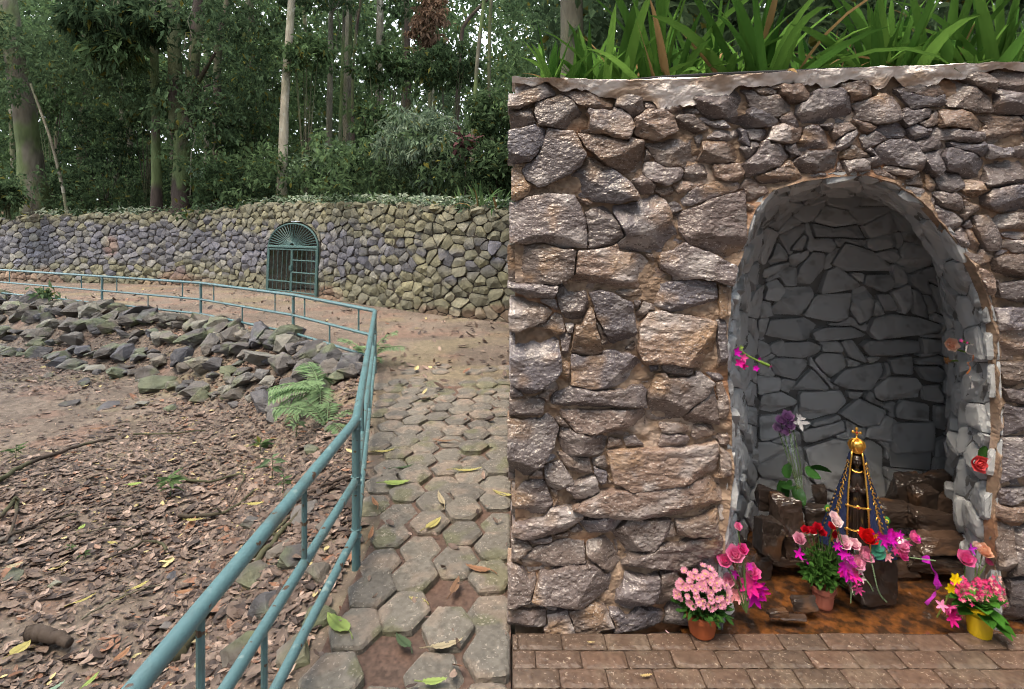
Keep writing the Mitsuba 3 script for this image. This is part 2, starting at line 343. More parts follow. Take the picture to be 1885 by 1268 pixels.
# far retaining wall, a curve in plan
FW = catmull([(-26, 19.9), (-16.9, 17.9), (-9.3, 16.2), (-7.3, 15.2), (-5.56, 14.0), (-2.89, 11.9), (-1.52, 10.75), (0.0, 9.75), (0.9, 9.2)], 400)
FS = np.r_[0, np.cumsum(np.linalg.norm(np.diff(FW, axis=0), axis=1))]
def fw_pos(u):
    return np.stack([np.interp(u, FS, FW[:, 0]), np.interp(u, FS, FW[:, 1])], -1)
_FT = np.gradient(FW, axis=0); _FT /= np.linalg.norm(_FT, axis=1, keepdims=True)
def fw_map(u, v, h):
    t = np.stack([np.interp(u, FS, _FT[:, 0]), np.interp(u, FS, _FT[:, 1])], -1)
    p = fw_pos(u) + np.stack([t[:, 1], -t[:, 0]], -1) * (h + 0.04 * (2.2 - v))[:, None]     # towards the eye, leaning back a little
    return np.c_[p, v]
def fw_top(u):
    x = np.interp(u, FS, FW[:, 0])
    return np.interp(x, [-26, -16.9, -9.3, -7.4, -5.56, -2.89, -1.52, 0.1, 1], [2.05, 2.06, 2.17, 2.34, 2.32, 2.2, 2.1, 1.98, 1.98])
def fw_u(px):                                   # where the sight line of that column meets the wall
    r = FW[:, 0] / FW[:, 1] - (px - 942.5) / 1000
    return np.interp(0, r, FS)
ug0, ug1 = fw_u(497), fw_u(592); ugc, ugr = (ug0 + ug1) / 2, (ug1 - ug0) / 2
SPR = 1.20
gate_hole = Polygon([(ug0, -0.2), *[(ugc - ugr * math.cos(a), SPR + 0.66 * math.sin(a)) for a in np.linspace(0, math.pi, 25)], (ug1, -0.2)])
us = np.linspace(FS[0], FS[-1], 120)
fregion = Polygon([(FS[0], -0.05), *zip(us, fw_top(us) + 0.03 * np.sin(us * 5)), (FS[-1], -0.05)]).difference(gate_hole)
fw = thing('stone_wall', 'long curved retaining wall of olive and blue-grey stones behind the path, with the gated arch in it', 'wall')
rng = np.random.default_rng(5)
core = fregion.buffer(-0.02)
p, tri, d, sz = tri_poly(core, 0.25, rng)
part(fw, 'mortar', (fw_map(p[:, 0], p[:, 1], 0.012 * rng.normal(size=len(p)) - 0.02), tri), 'far_joint')
scene['far_joint'] = two(principled((0.035, 0.030, 0.024), 0.9, 0.2))
cells = voronoi_cells(fregion, 0.30, 0.175, rng, jit=0.42)
done = []
for c in cells:
    q = clean(c, 0.010, 0.012)
    if q is None or q.area < 0.006: continue
    cx, cv = q.centroid.x, q.centroid.y
    P = fw_pos(cx); appear = q.area / (P[1] ** 2)
    vis = -0.98 < P[0] / P[1] < 0.01
    m, uv = stone(q, fw_map, rng, h0=0.045, res=0.09, tilt=0.16, under=0.45, bevel=0.018, amp=0.014, back=-0.05, freq=7, edge=0.06, side=0.5)
    done.append((appear * vis, m, uv))
done.sort(key=lambda a: -a[0])
for k, (a, m, uv) in enumerate(done[:300]): part(fw, 'stone', m, 'far_stone_material', uv=uv)
rest = done[300:]
part(fw, 'stone_facing', cat(*[m for _, m, _ in rest]), 'far_stone_material', uv=np.vstack([uv for *_, uv in rest]), kind='stuff')
# rough stones laid along the top edge
for k in range(46):
    u = np.interp(k + rng.uniform(-0.3, 0.3), [0, 45], [fw_u(10), fw_u(930)]); z = fw_top(np.array([u]))[0]
    pos = fw_map(np.array([u]), np.array([z - 0.03]), np.array([0.0]))[0]
    hull = ConvexHull(rng.normal(size=(16, 3)))
    v = hull.points / np.linalg.norm(hull.points, axis=1, keepdims=True)
    mesh = trimesh.Trimesh(v, hull.simplices, process=True); mesh.fix_normals()
    s = rng.uniform(0.09, 0.17) * np.array([1.4, 0.9, 0.8])
    part(fw, 'coping_stone', (mesh.vertices * s + pos + [0, 0.05, 0], mesh.faces), 'far_stone_material', uv=np.c_[mesh.vertices[:, 0] + 10 * (k + 400), mesh.vertices[:, 2]])
# recess behind the gate
A = [(ug0, 0.0)] + [(ugc - ugr * math.cos(a), SPR + 0.66 * math.sin(a)) for a in np.linspace(0, math.pi, 17)] + [(ug1, 0.0)]
A = np.array(A); ring = []
for dep, sc in ((0.02, 1.0), (-0.5, 0.97), (-1.0, 0.85)):
    ring.append(fw_map(ugc + (A[:, 0] - ugc) * sc, A[:, 1] * (1 if sc > 0.9 else 0.94), np.full(len(A), dep)))
n = len(A); v = np.vstack(ring); f = []
for r in range(2):
    for k in range(n - 1):
        a = r * n + k; f += [(a, a + 1, a + n + 1), (a, a + n + 1, a + n)]
f += [(2 * n, 2 * n + k, 2 * n + k + 1) for k in range(1, n - 1)]
part(fw, 'recess', (v, np.array(f)), 'rock_material', uv=v[:, [0, 2]])
for row in range(9):
    for k in range(6):
        u = ugc + (k - 2.5 + 0.5 * (row % 2)) * 0.22 + rng.uniform(-.03, .03); z = 0.1 + row * 0.185
        if z > SPR + 0.45 or abs(u - ugc) > ugr * 0.8 * (1 if z < SPR else 0.7): continue
        q = clean(box(u - 0.11, z - 0.09, u + 0.11, z + 0.09).buffer(0), 0.01, 0.03)
        m, uv = stone(q, lambda a, b, h: fw_map(a, b, h - 0.97), rng, h0=0.03, res=0.1, bevel=0.03, edge=0.07, amp=0.012, freq=6)
        part(fw, 'recess__stone', m, 'rock_material', uv=uv)

# arched iron gate
gate = thing('arched_gate', 'small green-grey double gate with sunburst fan in the arch of the far wall', 'gate')
def gm(u, z, h=0.03): return fw_map(np.atleast_1d(np.asarray(u, float)), np.atleast_1d(np.asarray(z, float)), np.full(np.size(u), h))
scene['gate_paint'] = two(principled((0.052, 0.105, 0.102), 0.55, 0.4))
def bar(u0, z0, u1, z1, r): return tube(np.vstack([gm(u0, z0), gm(u1, z1)]), r, 6)
g0, g1 = ug0 + 0.05, ug1 - 0.05
part(gate, 'frame', cat(bar(g0, 0, g0, SPR, 0.034), bar(g1, 0, g1, SPR, 0.034), bar(g0, SPR, g1, SPR, 0.036)), 'gate_paint')
arch = [(ugc - (ugr - 0.05) * math.cos(a), SPR + 0.6 * math.sin(a)) for a in np.linspace(0, math.pi, 21)]
part(gate, 'arch_hoop', tube(gm(*np.array(arch).T), 0.024, 6), 'gate_paint')
for a in np.linspace(0.06, math.pi - 0.06, 25):
    part(gate, 'fan_bar', bar(ugc - 0.12 * math.cos(a), SPR + 0.11 * math.sin(a), ugc - (ugr - 0.05) * math.cos(a), SPR + 0.6 * math.sin(a), 0.0095), 'gate_paint')
part(gate, 'fan_hub', tube(gm(*np.array([(ugc - 0.12 * math.cos(a), SPR + 0.11 * math.sin(a)) for a in np.linspace(0, math.pi, 11)]).T), 0.02, 6), 'gate_paint')
for side, (a0, a1) in enumerate(((g0 + 0.04, ugc - 0.02), (ugc + 0.02, g1 - 0.04))):
    lf = part(gate, 'leaf', cat(bar(a0, 0.03, a0, SPR - 0.06, 0.022), bar(a1, 0.03, a1, SPR - 0.06, 0.026), bar(a0, 0.05, a1, 0.05, 0.02), bar(a0, SPR - 0.07, a1, SPR - 0.07, 0.02)), 'gate_paint')
    for z in ((0.3, 0.55, 0.86) if side else (0.3,)): part(lf, 'cross_bar', bar(a0, z, a1, z, 0.018), 'gate_paint')
    for u in np.linspace(a0, a1, 6)[1:-1]: part(lf, 'upright', bar(u, 0.05, u, SPR - 0.07, 0.008), 'gate_paint')
part(gate, 'lock', trimesh.creation.box((0.07, 0.06, 0.12), trimesh.transformations.translation_matrix(gm(ugc, 0.66, 0.06)[0])), 'gate_paint')

# upper ground behind the wall and the terrace at the right
def y_front(x): return np.where(x < 0.3, np.interp(x, FW[:, 0], FW[:, 1]) + 0.12, np.interp(x, [0.3, 0.9], [9.4, 9.2]))
hx = np.r_[np.linspace(-60, -26, 14), np.linspace(-25.5, 0.9, 130), np.linspace(2, 50, 24)]; ts = np.linspace(0, 1, 50) ** 1.6
def hill_z(x, y):
    yf = y_front(np.asarray(x, float)); top = np.interp(x, [-26, -16.9, -9.3, -7.4, -5.56, -2.89, -1.52, 0.1], [2.0, 2.0, 2.1, 2.27, 2.26, 2.15, 2.05, 1.95])
    dd = np.maximum(y - yf, 0); return top - 0.05 + 0.10 * dd - 0.0012 * dd ** 2 * (dd < 40) - 1.92 * (dd >= 40) + 0.10 * hnoise(np.asarray(x, float), np.asarray(y, float), 0.8, 5) * np.clip(dd, 0, 1)
X = np.repeat(hx[:, None], 50, 1); Y = y_front(X) + ts[None] * (70 - y_front(X)); Z = hill_z(X, np.minimum(Y, y_front(X) + 39))
i, j = np.meshgrid(np.arange(len(hx) - 1), np.arange(49), indexing='ij'); a = i * 50 + j
structure('hillside', (np.stack([X, Y, Z], -1).reshape(-1, 3), np.vstack([np.stack([a, a + 50, a + 51], -1).reshape(-1, 3), np.stack([a, a + 51, a + 1], -1).reshape(-1, 3)])), 'hill_material', smooth=True)

# ---- hexagonal pavers
hexp = 'hexagon_pavement'; labels[hexp] = {'kind': 'structure'}
rng = np.random.default_rng(11)
bed = grid_mesh(np.linspace(-0.74, -0.004, 40), np.linspace(-1.0, 5.7, 200), lambda x, y: -0.022 + 0.016 * hnoise(x, y, 9, 4))
add(hexp, bed, 'red_earth', smooth=True)
scene['red_earth'] = two(principled(pr(lambda p, n, uv: mix((0.105, 0.066, 0.052), (0.07, 0.05, 0.041), fbm(p.x * 12, p.y * 12, 0, 2)) * (0.6 + 0.8 * fbm(p.x * 70, p.y * 70, 0, 2))), 0.85, 0.25))
cs, rs, R = 0.186, 0.252, 0.1165
gone = [(-0.37, 2.44), (-0.46, 2.08)]
npav = 0
for ci in range(-1, 26):
    for ri in range(-3, 34):
        x = -0.085 - ci * cs; y = 0.9 + ri * rs * 0.93 + (ci % 2) * rs * 0.465
        xl = np.interp(y, [2.64, 6.26], [-0.70, -1.5]) if y > 2.64 else -0.70
        if y < 0.8: xl = -0.7
        if x < xl - 0.01 or x > 0 or y > 6.9: continue
        x += rng.normal(0, 0.008); y += rng.normal(0, 0.009)
        if any(math.hypot(x - a, y - b) < 0.115 for a, b in gone): continue
        if y > 5.6 and rng.random() < (y - 5.6) / 1.2: continue
        r = R * rng.uniform(0.97, 1.04); th = rng.normal(0, 0.07)
        P = Polygon([(x + r * math.cos(th + k * math.pi / 3) * 1.0, y + r * 1.17 * math.sin(th + k * math.pi / 3)) for k in range(6)]).intersection(box(-9, -9, -0.006, 20))
        if P.area < 0.006: continue
        P = clean(P, 0.003, 0.012)
        tx, ty, z0 = rng.normal(0, 0.035), rng.normal(0, 0.03), rng.normal(0.0, 0.008) - (0.012 if y > 5 else 0) * (y - 5)
        mp = lambda u, v, h, x=x, y=y, tx=tx, ty=ty, z0=z0: np.stack([u, v, z0 + h + tx * (u - x) + ty * (v - y)], -1)
        m, uv = stone(P, mp, rng, h0=0.006, res=0.012 if y < 3.2 else 0.03, tilt=0.0, under=0, bevel=0.013, amp=0.0022, back=-0.07, freq=18, side=0, edge=0.02)
        part(hexp, 'paver', m, 'paver_material', uv=uv); npav += 1

# ---- handrail
rail = thing('handrail', 'teal painted three-rail handrail running from the foreground along the path and off left', 'handrail')
def along(s): return RAIL_P(s)
_rs = np.r_[0, np.cumsum(np.linalg.norm(np.diff(RAIL, axis=0), axis=1))]
def RAIL_P(s): return np.stack([np.interp(s, _rs, RAIL[:, 0]), np.interp(s, _rs, RAIL[:, 1])], -1)
def bend_path(z, r=0.07):
    pts = []
    for k, q in enumerate(RAIL):
        if 0 < k < len(RAIL) - 1:
            a = (RAIL[k - 1] - q); b = (RAIL[k + 1] - q); a /= np.linalg.norm(a); b /= np.linalg.norm(b)
            for t in np.linspace(0, 1, 7): pts.append((1 - t) ** 2 * (q + a * r) + 2 * t * (1 - t) * q + t ** 2 * (q + b * r))
        else: pts.append(q)
    return np.c_[np.array(pts), np.full(len(pts), z)]
for z, r, nm in ((0.69, 0.0225, 'top_rail'), (0.40, 0.0185, 'middle_rail'), (0.145, 0.0185, 'bottom_rail')):
    m = tube(bend_path(z), r, 14); part(rail, nm, m, 'rail_paint', smooth=True)
posts = [(-0.757, 0.75), *RAIL[1:7]]
for q in posts:
    pm = [tube([(q[0], q[1], -0.12), (q[0], q[1], 0.685)], 0.021, 12)]
    for z_, r_ in ((.40, .0185), (.145, .0185), (.672, .0225)):          # weld beads where the rails meet the post
        for s_ in (-1, 1):
            pm.append(tube([(q[0] + .0225 * math.cos(a), q[1] + .0225 * math.sin(a), z_ + s_ * r_ * 0.95 + .003 * math.sin(a * 5)) for a in np.linspace(0, 6.283, 17)], .0042, 5, cap=False))
    part(rail, 'post', cat(*pm), 'rail_paint', smooth=30)
def baluster(s, lo, hi):
    q = RAIL_P(s); part(rail, 'baluster', tube([(q[0], q[1], lo), (q[0], q[1], hi)], 0.0105, 8), 'rail_paint', smooth=30)
for y, up in ((1.32, 1), (1.66, 0), (1.98, 1)): baluster(y - 0.2, 0.40 if up else 0.145, 0.69 if up else 0.40)
for k in range(1, len(RAIL) - 1):
    L = _rs[k + 1] - _rs[k]; n = 3
    for i2 in range(n):
        s = _rs[k] + L * (i2 + 0.5) / n
        up = (i2 % 2 == 0); baluster(s, 0.40 if up else 0.145, 0.69 if up else 0.40)

# ---- rubble bank under the far rail
def rock(rng, size, flat=0.7, n=17, sub=3):
    pts = rng.normal(size=(n, 3)); pts /= np.linalg.norm(pts, axis=1, keepdims=True); pts *= rng.uniform(0.75, 1.05, (n, 1))
    h = ConvexHull(pts); m = trimesh.Trimesh(pts, h.simplices, process=True); m.remove_unreferenced_vertices(); m.fix_normals()
    for _ in range(sub): m = m.subdivide()
    v = np.array(m.vertices)
    if sub: v *= 1 + 0.12 * (meshkit.fbm(v * 2.6 + rng.uniform(0, 50, 3), 4) - 0.5)[:, None] * 2 + 0.05 * (meshkit.noise(v * 9) - .5)[:, None]
    v = v * np.asarray(size) * np.array([1, 1, flat])
    R = trimesh.transformations.euler_matrix(*rng.uniform(-0.35, 0.35, 2), rng.uniform(0, 6.28))
    stone_id[0] += 1
    v = v @ R[:3, :3].T
    return (v, m.faces), np.c_[v[:, 0] + 0.3 * v[:, 1] + 10 * (stone_id[0] % 400), v[:, 2] + 0.3 * v[:, 1]]
bank = thing('rubble_bank', 'tumbled bank of loose dark mossy stones holding the path below the far railing', 'stone bank')
rng = np.random.default_rng(21); put = []
rpoly = LineString(RAIL); total = 0
for row, t in enumerate((0.02, 0.2, 0.42, 0.66, 0.9)):
    s = _rs[2] - 0.2 + rng.uniform(0, .3)
    while s < _rs[6] + 2.4 and total < 298:
        q = RAIL_P(s); e = RAIL_P(s + 0.05) - RAIL_P(s - 0.05); e /= np.linalg.norm(e)
        nrm = np.array([-e[1], e[0]]) ; nrm = nrm if nrm[1] < 0 else -nrm
        w = np.interp(q[1], [6, 8, 10], [0.75, 1.1, 1.4]); sc = rng.choice([0.09, .12, .15, .19, .24]) * (1.25 if row == 0 else 1) * np.interp(q[1], [6, 11], [0.8, 1.1])
        pos = q + nrm * (0.10 + w * t + rng.uniform(-.1, .1)) + e * rng.uniform(-.06, .06)
        z = ground_z(pos[0], pos[1]) + sc * 0.24 + (0.05 if row < 4 else 0)
        m, uv = rock(rng, sc * np.array([1.25, 0.9, 1.0]) * rng.uniform(0.85, 1.15, 3), flat=rng.uniform(0.55, 0.8))
        part(bank, 'stone', (m[0] + [pos[0], pos[1], z], m[1]), 'rock_material', uv=uv); total += 1
        s += sc * rng.uniform(1.4, 2.1)
# big mossy edge stones along the near rail
rng = np.random.default_rng(8)
for k, (px, py, w, d) in enumerate(((545, 1045, .17, .12), (470, 1080, .16, .13), (560, 960, .15, .12), (590, 880, .13, .14), (500, 1180, .14, .15), (585, 1190, .12, .09), (455, 1265, .16, .14), (600, 1010, .10, .08), (575, 830, .13, .12), (540, 910, .10, .09), (610, 800, .12, .10), (545, 1255, .13, .12), (585, 1100, .11, .1), (515, 1010, .11, .1), (465, 930, .10, .09))):
    q = G(px, py, -0.13 if px > 500 else -0.25); z = ground_z(q[0], q[1])
    m, uv = rock(rng, (w * .8, d * .8, 0.08), flat=0.7)
    key = thing('edge_stone', f'mossy grey edge stone between the near rails and the leaf litter, number {k + 1} counted along the rail', 'stone', 'mossy stones edging the path')
    labels[key]['label'] = 'mossy grey stone among those edging the hexagon path below the near rail'
    add(key, (m[0] + [q[0], q[1], z + 0.01], m[1]), 'rock_material', uv=uv)
loose = [(125, 738, .12), (200, 745, .13), (262, 742, .10), (315, 752, .11), (243, 748, .09), (90, 690, .10), (12, 1005, .075), (22, 1060, .08), (100, 1070, .05), (322, 1055, .06), (310, 1160, .05), (160, 700, .16), (210, 690, .11), (270, 705, .14), (330, 700, .13), (400, 690, .17), (440, 720, .12), (470, 745, .14), (395, 740, .09), (350, 720, .10), (500, 700, .16), (520, 740, .12)]
for k, (px, py, s) in enumerate(loose):
    q = G(px, py, -0.6); z = ground_z(q[0], q[1])
    m, uv = rock(rng, (s * 1.2, s * 0.9, s * 0.6), flat=0.7)
    key = thing('loose_stone', 'loose flat grey stone lying on the earth below the rubble bank', 'stone', 'loose stones on the earth')
    add(key, (m[0] + [q[0], q[1], z + s * 0.15], m[1]), 'rock_material', uv=uv)

# ---- leaf litter
rng = np.random.default_rng(33)
def curled_leaves(P, L, Wd, rng, lift=0.02, flat=0.35):
    n = len(P); yaw = rng.uniform(0, 2 * np.pi, n); pit = rng.normal(0, flat, n); rol = rng.normal(0, flat, n)
    cy, sy, cp, sp, cr, sr = np.cos(yaw), np.sin(yaw), np.cos(pit), np.sin(pit), np.cos(rol), np.sin(rol)
    X = np.stack([cy * cp, sy * cp, sp], -1); Yv = np.stack([-sy * cr - cy * sp * sr, cy * cr - sy * sp * sr, cp * sr], -1); Zv = np.cross(X, Yv)
    curl = rng.uniform(-0.1, 0.45, n); fold = rng.uniform(0.0, 0.45, n)
    prof = [(-0.5, 0.06, 1), (-0.22, 0.8, 0.2), (0.12, 1.0, 0.05), (0.38, 0.55, 0.5), (0.55, 0.0, 1.1)]
    V = []
    for a, w, c in prof:
        base = P + X * (a * L)[:, None] + Zv * (curl * c * L * 0.35)[:, None]
        for sgn in (-1, 1): V.append(base + Yv * (sgn * w * Wd / 2)[:, None] + Zv * (fold * w * Wd * 0.5)[:, None])
        V.append(base)
    V = np.stack(V, 1).reshape(-1, 3); o = np.arange(n)[:, None] * 15; F = []
    for k in range(4):
        a = k * 3; b = a + 3
        F += [(a, a + 2, b + 2), (a, b + 2, b), (a + 2, a + 1, b + 1), (a + 2, b + 1, b + 2)]
    F = np.array(F); F = (o[:, :, None] + F[None]).reshape(-1, 3)
    uv = np.repeat(np.c_[rng.random(n), rng.random(n)], 15, 0)
    return (V, F), uv
def basin_points(n, ybias):
    out = []
    while len(out) < n:
        y = 1.2 + (9.5) * rng.random(4 * n) ** ybias; x = -0.8 - rng.random(4 * n) * (y * 0.95 + 0.5)
        ok = shapely.contains_xy(_basin, x, y) & (np.abs(x / y) < 1.02)
        bare = np.exp(-((x + 6.2) / 1.6) ** 2 - ((y - 6.6) / 1.5) ** 2)
        clump = hnoise(x, y, 1.3, 9) + 0.5
        ok &= (rng.random(4 * n) > bare * 0.93) & (rng.random(4 * n) < np.clip((clump - 0.27) * 3.4, 0.15, 1))
        out += list(zip(x[ok], y[ok]))
    return np.array(out[:n])
q = basin_points(26000, 1.1); L = rng.gamma(2.2, 0.0150, len(q)) + 0.010; P = np.c_[q, ground_z(q[:, 0], q[:, 1]) + rng.uniform(0.003, 0.022, len(q))]
m, uv = curled_leaves(P, L, L * rng.uniform(0.3, 0.62, len(L)), rng, flat=0.17)
tag('leaf_litter', 'brown and reddish dead leaves covering the hollow left of the railing', 'leaf litter', kind='stuff')
add('leaf_litter', m, 'litter_material', uv=uv)
n = 1500                                          # thin scatter on the earth path behind the rail and between the pavers
y = rng.uniform(0.9, 15, n); x = -rng.random(n) * (y * 0.95)
ok = ~shapely.contains_xy(_basin, x, y) & (y < np.interp(x, FW[:, 0], FW[:, 1]) - 0.2) & ((y > 5.5) | (rng.random(n) < 0.5)) & (x < -0.02)
x, y = x[ok], y[ok]; L = rng.gamma(6, 0.0125, len(x)) * np.where(y > 5, 1.15, 0.55)
m, uv = curled_leaves(np.c_[x, y, ground_z(x, y) + np.where(y < 6.4, 0.045, 0.02)], L, L * 0.45, rng)
tag('path_litter', 'sparse dry leaves and crumbs scattered over the earth path behind the railing', 'leaf litter', kind='stuff')
add('path_litter', m, 'litter_material', uv=uv)
# leaves that stand out one by one
def big_leaf(pos, L, Wd, yaw, col, label, curl=0.12, tilt=0.0, group=None, stalk=True):
    key = thing('fallen_leaf', label, 'leaf', group)
    a = np.linspace(-0.5, 0.5, 13); w = np.sin(np.clip((a + 0.5), 0, 1) ** 0.8 * np.pi) ** 0.75 * Wd / 2
    s = np.linspace(-1, 1, 7); A, S = np.meshgrid(a, s, indexing='ij')
    x = A * L; yy = S * w[:, None]; zz = curl * L * (A * 2) ** 2 * 0.5 + 0.22 * np.abs(yy) + 0.003 * np.sin(A * 40) * np.abs(S)
    v = np.stack([x, yy, zz], -1).reshape(-1, 3); k = np.arange(12)[:, None] * 7 + np.arange(6)[None]; k = k.ravel()
    f = np.vstack([np.stack([k, k + 7, k + 8], 1), np.stack([k, k + 8, k + 1], 1)])
    c = np.tile(np.asarray(col, float), (len(v), 1)); c *= 1 - 0.3 * (np.abs(S.ravel()) < 0.1)[:, None]
    if stalk:
        sv, sf = tube([(-L * 0.5, 0, curl * L * .5), (-L * 0.64, 0.004, curl * L * 0.45), (-L * 0.78, 0.012, curl * L * .3)], 0.0022, 5)
        f = np.vstack([f, sf + len(v)]); v = np.vstack([v, sv]); c = np.vstack([c, np.tile(np.asarray(col) * 0.8, (len(sv), 1))])
    M = trans(pos) @ rot([0, 0, 1], yaw) @ rot([0, 1, 0], tilt)
    add(key, (v @ M[:3, :3].T + M[:3, 3], f), 'petal_colour', smooth=True, color=c)
GY, YE, BR, DG, OR, PA = (0.30, 0.40, 0.13), (0.42, 0.38, 0.15), (0.24, 0.15, 0.10), (0.08, 0.12, 0.07), (0.32, 0.18, 0.11), (0.40, 0.35, 0.24)
for px, py, L, r, yaw, col, lab in (
    (622, 1150, .155, .42, 140, GY, 'large fresh green leaf lying on the paver beside the lowest rail'),
    (742, 1182, .10, .4, 135, DG, 'small dark green leaf in the earth gap between pavers'),
    (822, 1188, .13, .26, 20, PA, 'pale yellow-green leaf across a paver joint at the bottom centre'),
    (880, 1048, .13, .3, 160, OR, 'curled orange-brown leaf on the pavers right of the tilted paver'),
    (730, 890, .11, .6, 10, GY, 'round yellow-green leaf on the pavers near the rail bend'),
    (708, 831, .085, .4, 20, YE, 'small yellow leaf high up beside the rail on the pavers'),
    (812, 920, .12, .28, 110, PA, 'pale narrow leaf standing between two pavers, left of the yellow curled one'),
    (798, 965, .10, .5, 60, YE, 'crumpled yellow leaf in the paver joint at the middle of the path'),
    (925, 910, .10, .35, 150, YE, 'pale yellow leaf at the right edge of the path'),
    (862, 866, .12, .25, 10, YE, 'long yellowish leaf on the far pavers, right side'),
    (690, 925, .09, .3, 120, OR, 'orange leaf beside the near post'),
    (683, 983, .10, .25, 95, OR, 'orange-brown leaf standing at the foot of the near post'),
    (800, 1255, .09, .35, 10, GY, 'light green leaf at the bottom edge on a paver'),
    (838, 1080, .12, .3, 80, BR, 'brown curled leaf in the hole beside the tilted paver'),
    (768, 1105, .08, .35, 160, YE, 'yellow-brown leaf at the rim of the earth hole'),
    (815, 812, .10, .3, 170, BR, 'brown leaf on the far pavers'), (670, 852, .09, .4, 5, OR, 'tan leaf beside the rail bend on far pavers'), (745, 860, .09, .3, 30, DG, 'dull green leaf on far pavers right of the rail')):
    q = G(px, py, 0.014); big_leaf(q, L * q[1] / 2.3 if q[1] > 2.6 else L, L * r, yaw, col, lab, curl=0.2)
for px, py, L, r, yaw, col, lab in (
    (38, 1187, .10, .75, 80, YE, 'broad yellow leaf on the litter at the lower left corner'), (27, 1040, .09, .5, 40, PA, 'pale yellow leaf by the stones at the left edge'),
    (151, 972, .07, .5, 100, GY, 'light green leaf left of centre on the litter'), (206, 995, .07, .4, 170, YE, 'small yellow leaf on reddish earth'),
    (258, 1075, .10, .3, 60, YE, 'folded bright yellow leaf on the litter'), (155, 1095, .12, .18, 55, YE, 'thin rolled yellow leaf on the litter'),
    (95, 842, .13, .25, 5, PA, 'pale leaf along the fallen branch at left'), (248, 897, .11, .5, 20, GY, 'yellow-green leaf in the middle of the hollow'),
    (450, 690, .26, .3, 30, PA, 'large pale leaf lying on the rubble bank'), (182, 785, .18, .22, 30, BR, 'long tan leaf under the loose stones'),
    (355, 953, .10, .35, 5, YE, 'yellow leaf right of the seedling'), (470, 985, .12, .35, 15, YE, 'yellow leaf behind the top rail'), (340, 1100, .09, .4, 20, OR, 'orange leaf beside the top rail'), (225, 1200, .10, .4, 80, OR, 'orange leaf near the bottom of the litter'), (167, 1245, .10, .25, 85, GY, 'green leaf at the bottom edge of the litter'), (98, 1262, .09, .3, 60, (0.25, 0.36, 0.28), 'blue-green leaf at the bottom left edge')):
    q = G(px, py, -0.55); q[2] = ground_z(q[0], q[1]) + 0.06; big_leaf(q, L, L * r, yaw, col, lab, curl=0.2)

# ---- sticks
rng = np.random.default_rng(4)
def stick(pxs, r, label, z=None, group=None, tone=0.1, twig=True):
    key = thing('branch', label, 'branch', group)
    pts = []
    for px, py in pxs:
        q = G(px, py, -0.55); q[2] = ground_z(q[0], q[1]) + r + 0.02 if z is None else z; pts.append(q)
    p = catmull(pts, 18) + rng.normal(0, min(r * 0.35, 0.004), (18, 3))
    m = tube(p, np.linspace(r, r * 0.55, 18), 7)
    if twig:
        a = p[9]; b = a + np.array([rng.uniform(-.15, .15), rng.uniform(-.1, .2), 0.05]); m = cat(m, tube([a, (a + b) / 2 + [0, 0, .02], b], [r * .5, r * .4, r * .2], 5))
    add(key, m, 'bark_material', smooth=True, uv=np.tile([tone, 0.3], (len(m[0]), 1)))
stick([(0, 905), (60, 862), (130, 830), (210, 800)], .022, 'long dark curved branch lying across the litter at left')
stick([(0, 960), (30, 930), (12, 1000)], .016, 'short bent branch at the left edge')
stick([(0, 1000), (70, 965), (140, 945)], .012, 'thin branch under the curved branch at left')
stick([(305, 1000), (270, 985), (234, 1000), (190, 1020)], .010, 'straight twig on reddish earth')
stick([(330, 938), (400, 940), (470, 935)], .016, 'grey branch lying level behind the top rail')
stick([(330, 870), (380, 880), (440, 872), (445, 900), (420, 930)], .012, 'hooked grey branch in the middle of the hollow')
stick([(245, 792), (320, 790), (380, 785)], .010, 'thin straight twig below the rubble bank')
stick([(55, 1155), (95, 1165), (130, 1175)], .045, 'thick short rotten log piece at lower left', twig=False, tone=0.15)
stick([(330, 1255), (350, 1225), (390, 1185)], .04, 'rotten log end beside the near baluster', tone=0.3, twig=False)
stick([(440, 1150), (540, 1085), (650, 1035)], .012, 'long thin stick under the near rails', tone=0.05)
stick([(520, 1065), (600, 1045), (660, 1030)], .014, 'dark stick lying at the foot of the near post', tone=0.05)
stick([(150, 1120), (230, 1080), (300, 1060)], .006, 'fine pale twig in front of the litter', tone=0.5)
stick([(250, 960), (200, 965), (120, 985)], .006, 'fine twig beside the light green leaf', tone=0.3)
stick([(455, 1170), (500, 1130), (560, 1090)], .02, 'brown stick between the middle and bottom rail', tone=0.2)
# ================================================================ forest
def leaf_mesh(P, D, L, Wd, tone, rng, fold=0.35):
    n = len(P); D = D / (np.linalg.norm(D, axis=1, keepdims=True) + 1e-9)
    up = rng.normal(0, 0.45, (n, 3)) + [0, 0, 1.0]
    S = np.cross(D, up); S /= np.linalg.norm(S, axis=1, keepdims=True) + 1e-9; N = np.cross(S, D)
    L = np.broadcast_to(L, (n,))[:, None]; Wd = np.broadcast_to(Wd, (n,))[:, None]
    mid = P + D * L * 0.45 - N * 0.02 * L
    V = np.stack([P, mid + S * Wd / 2 + N * Wd * fold * 0.5, P + D * L - N * L * 0.14, mid - S * Wd / 2 + N * Wd * fold * 0.5], 1).reshape(-1, 3)
    o = np.arange(n)[:, None, None] * 4; F = (o + np.array([[0, 1, 2], [0, 2, 3]])[None]).reshape(-1, 3)
    uv = np.repeat(np.c_[np.broadcast_to(tone, (n,)), rng.random(n)], 4, 0)
    return (V, F), uv
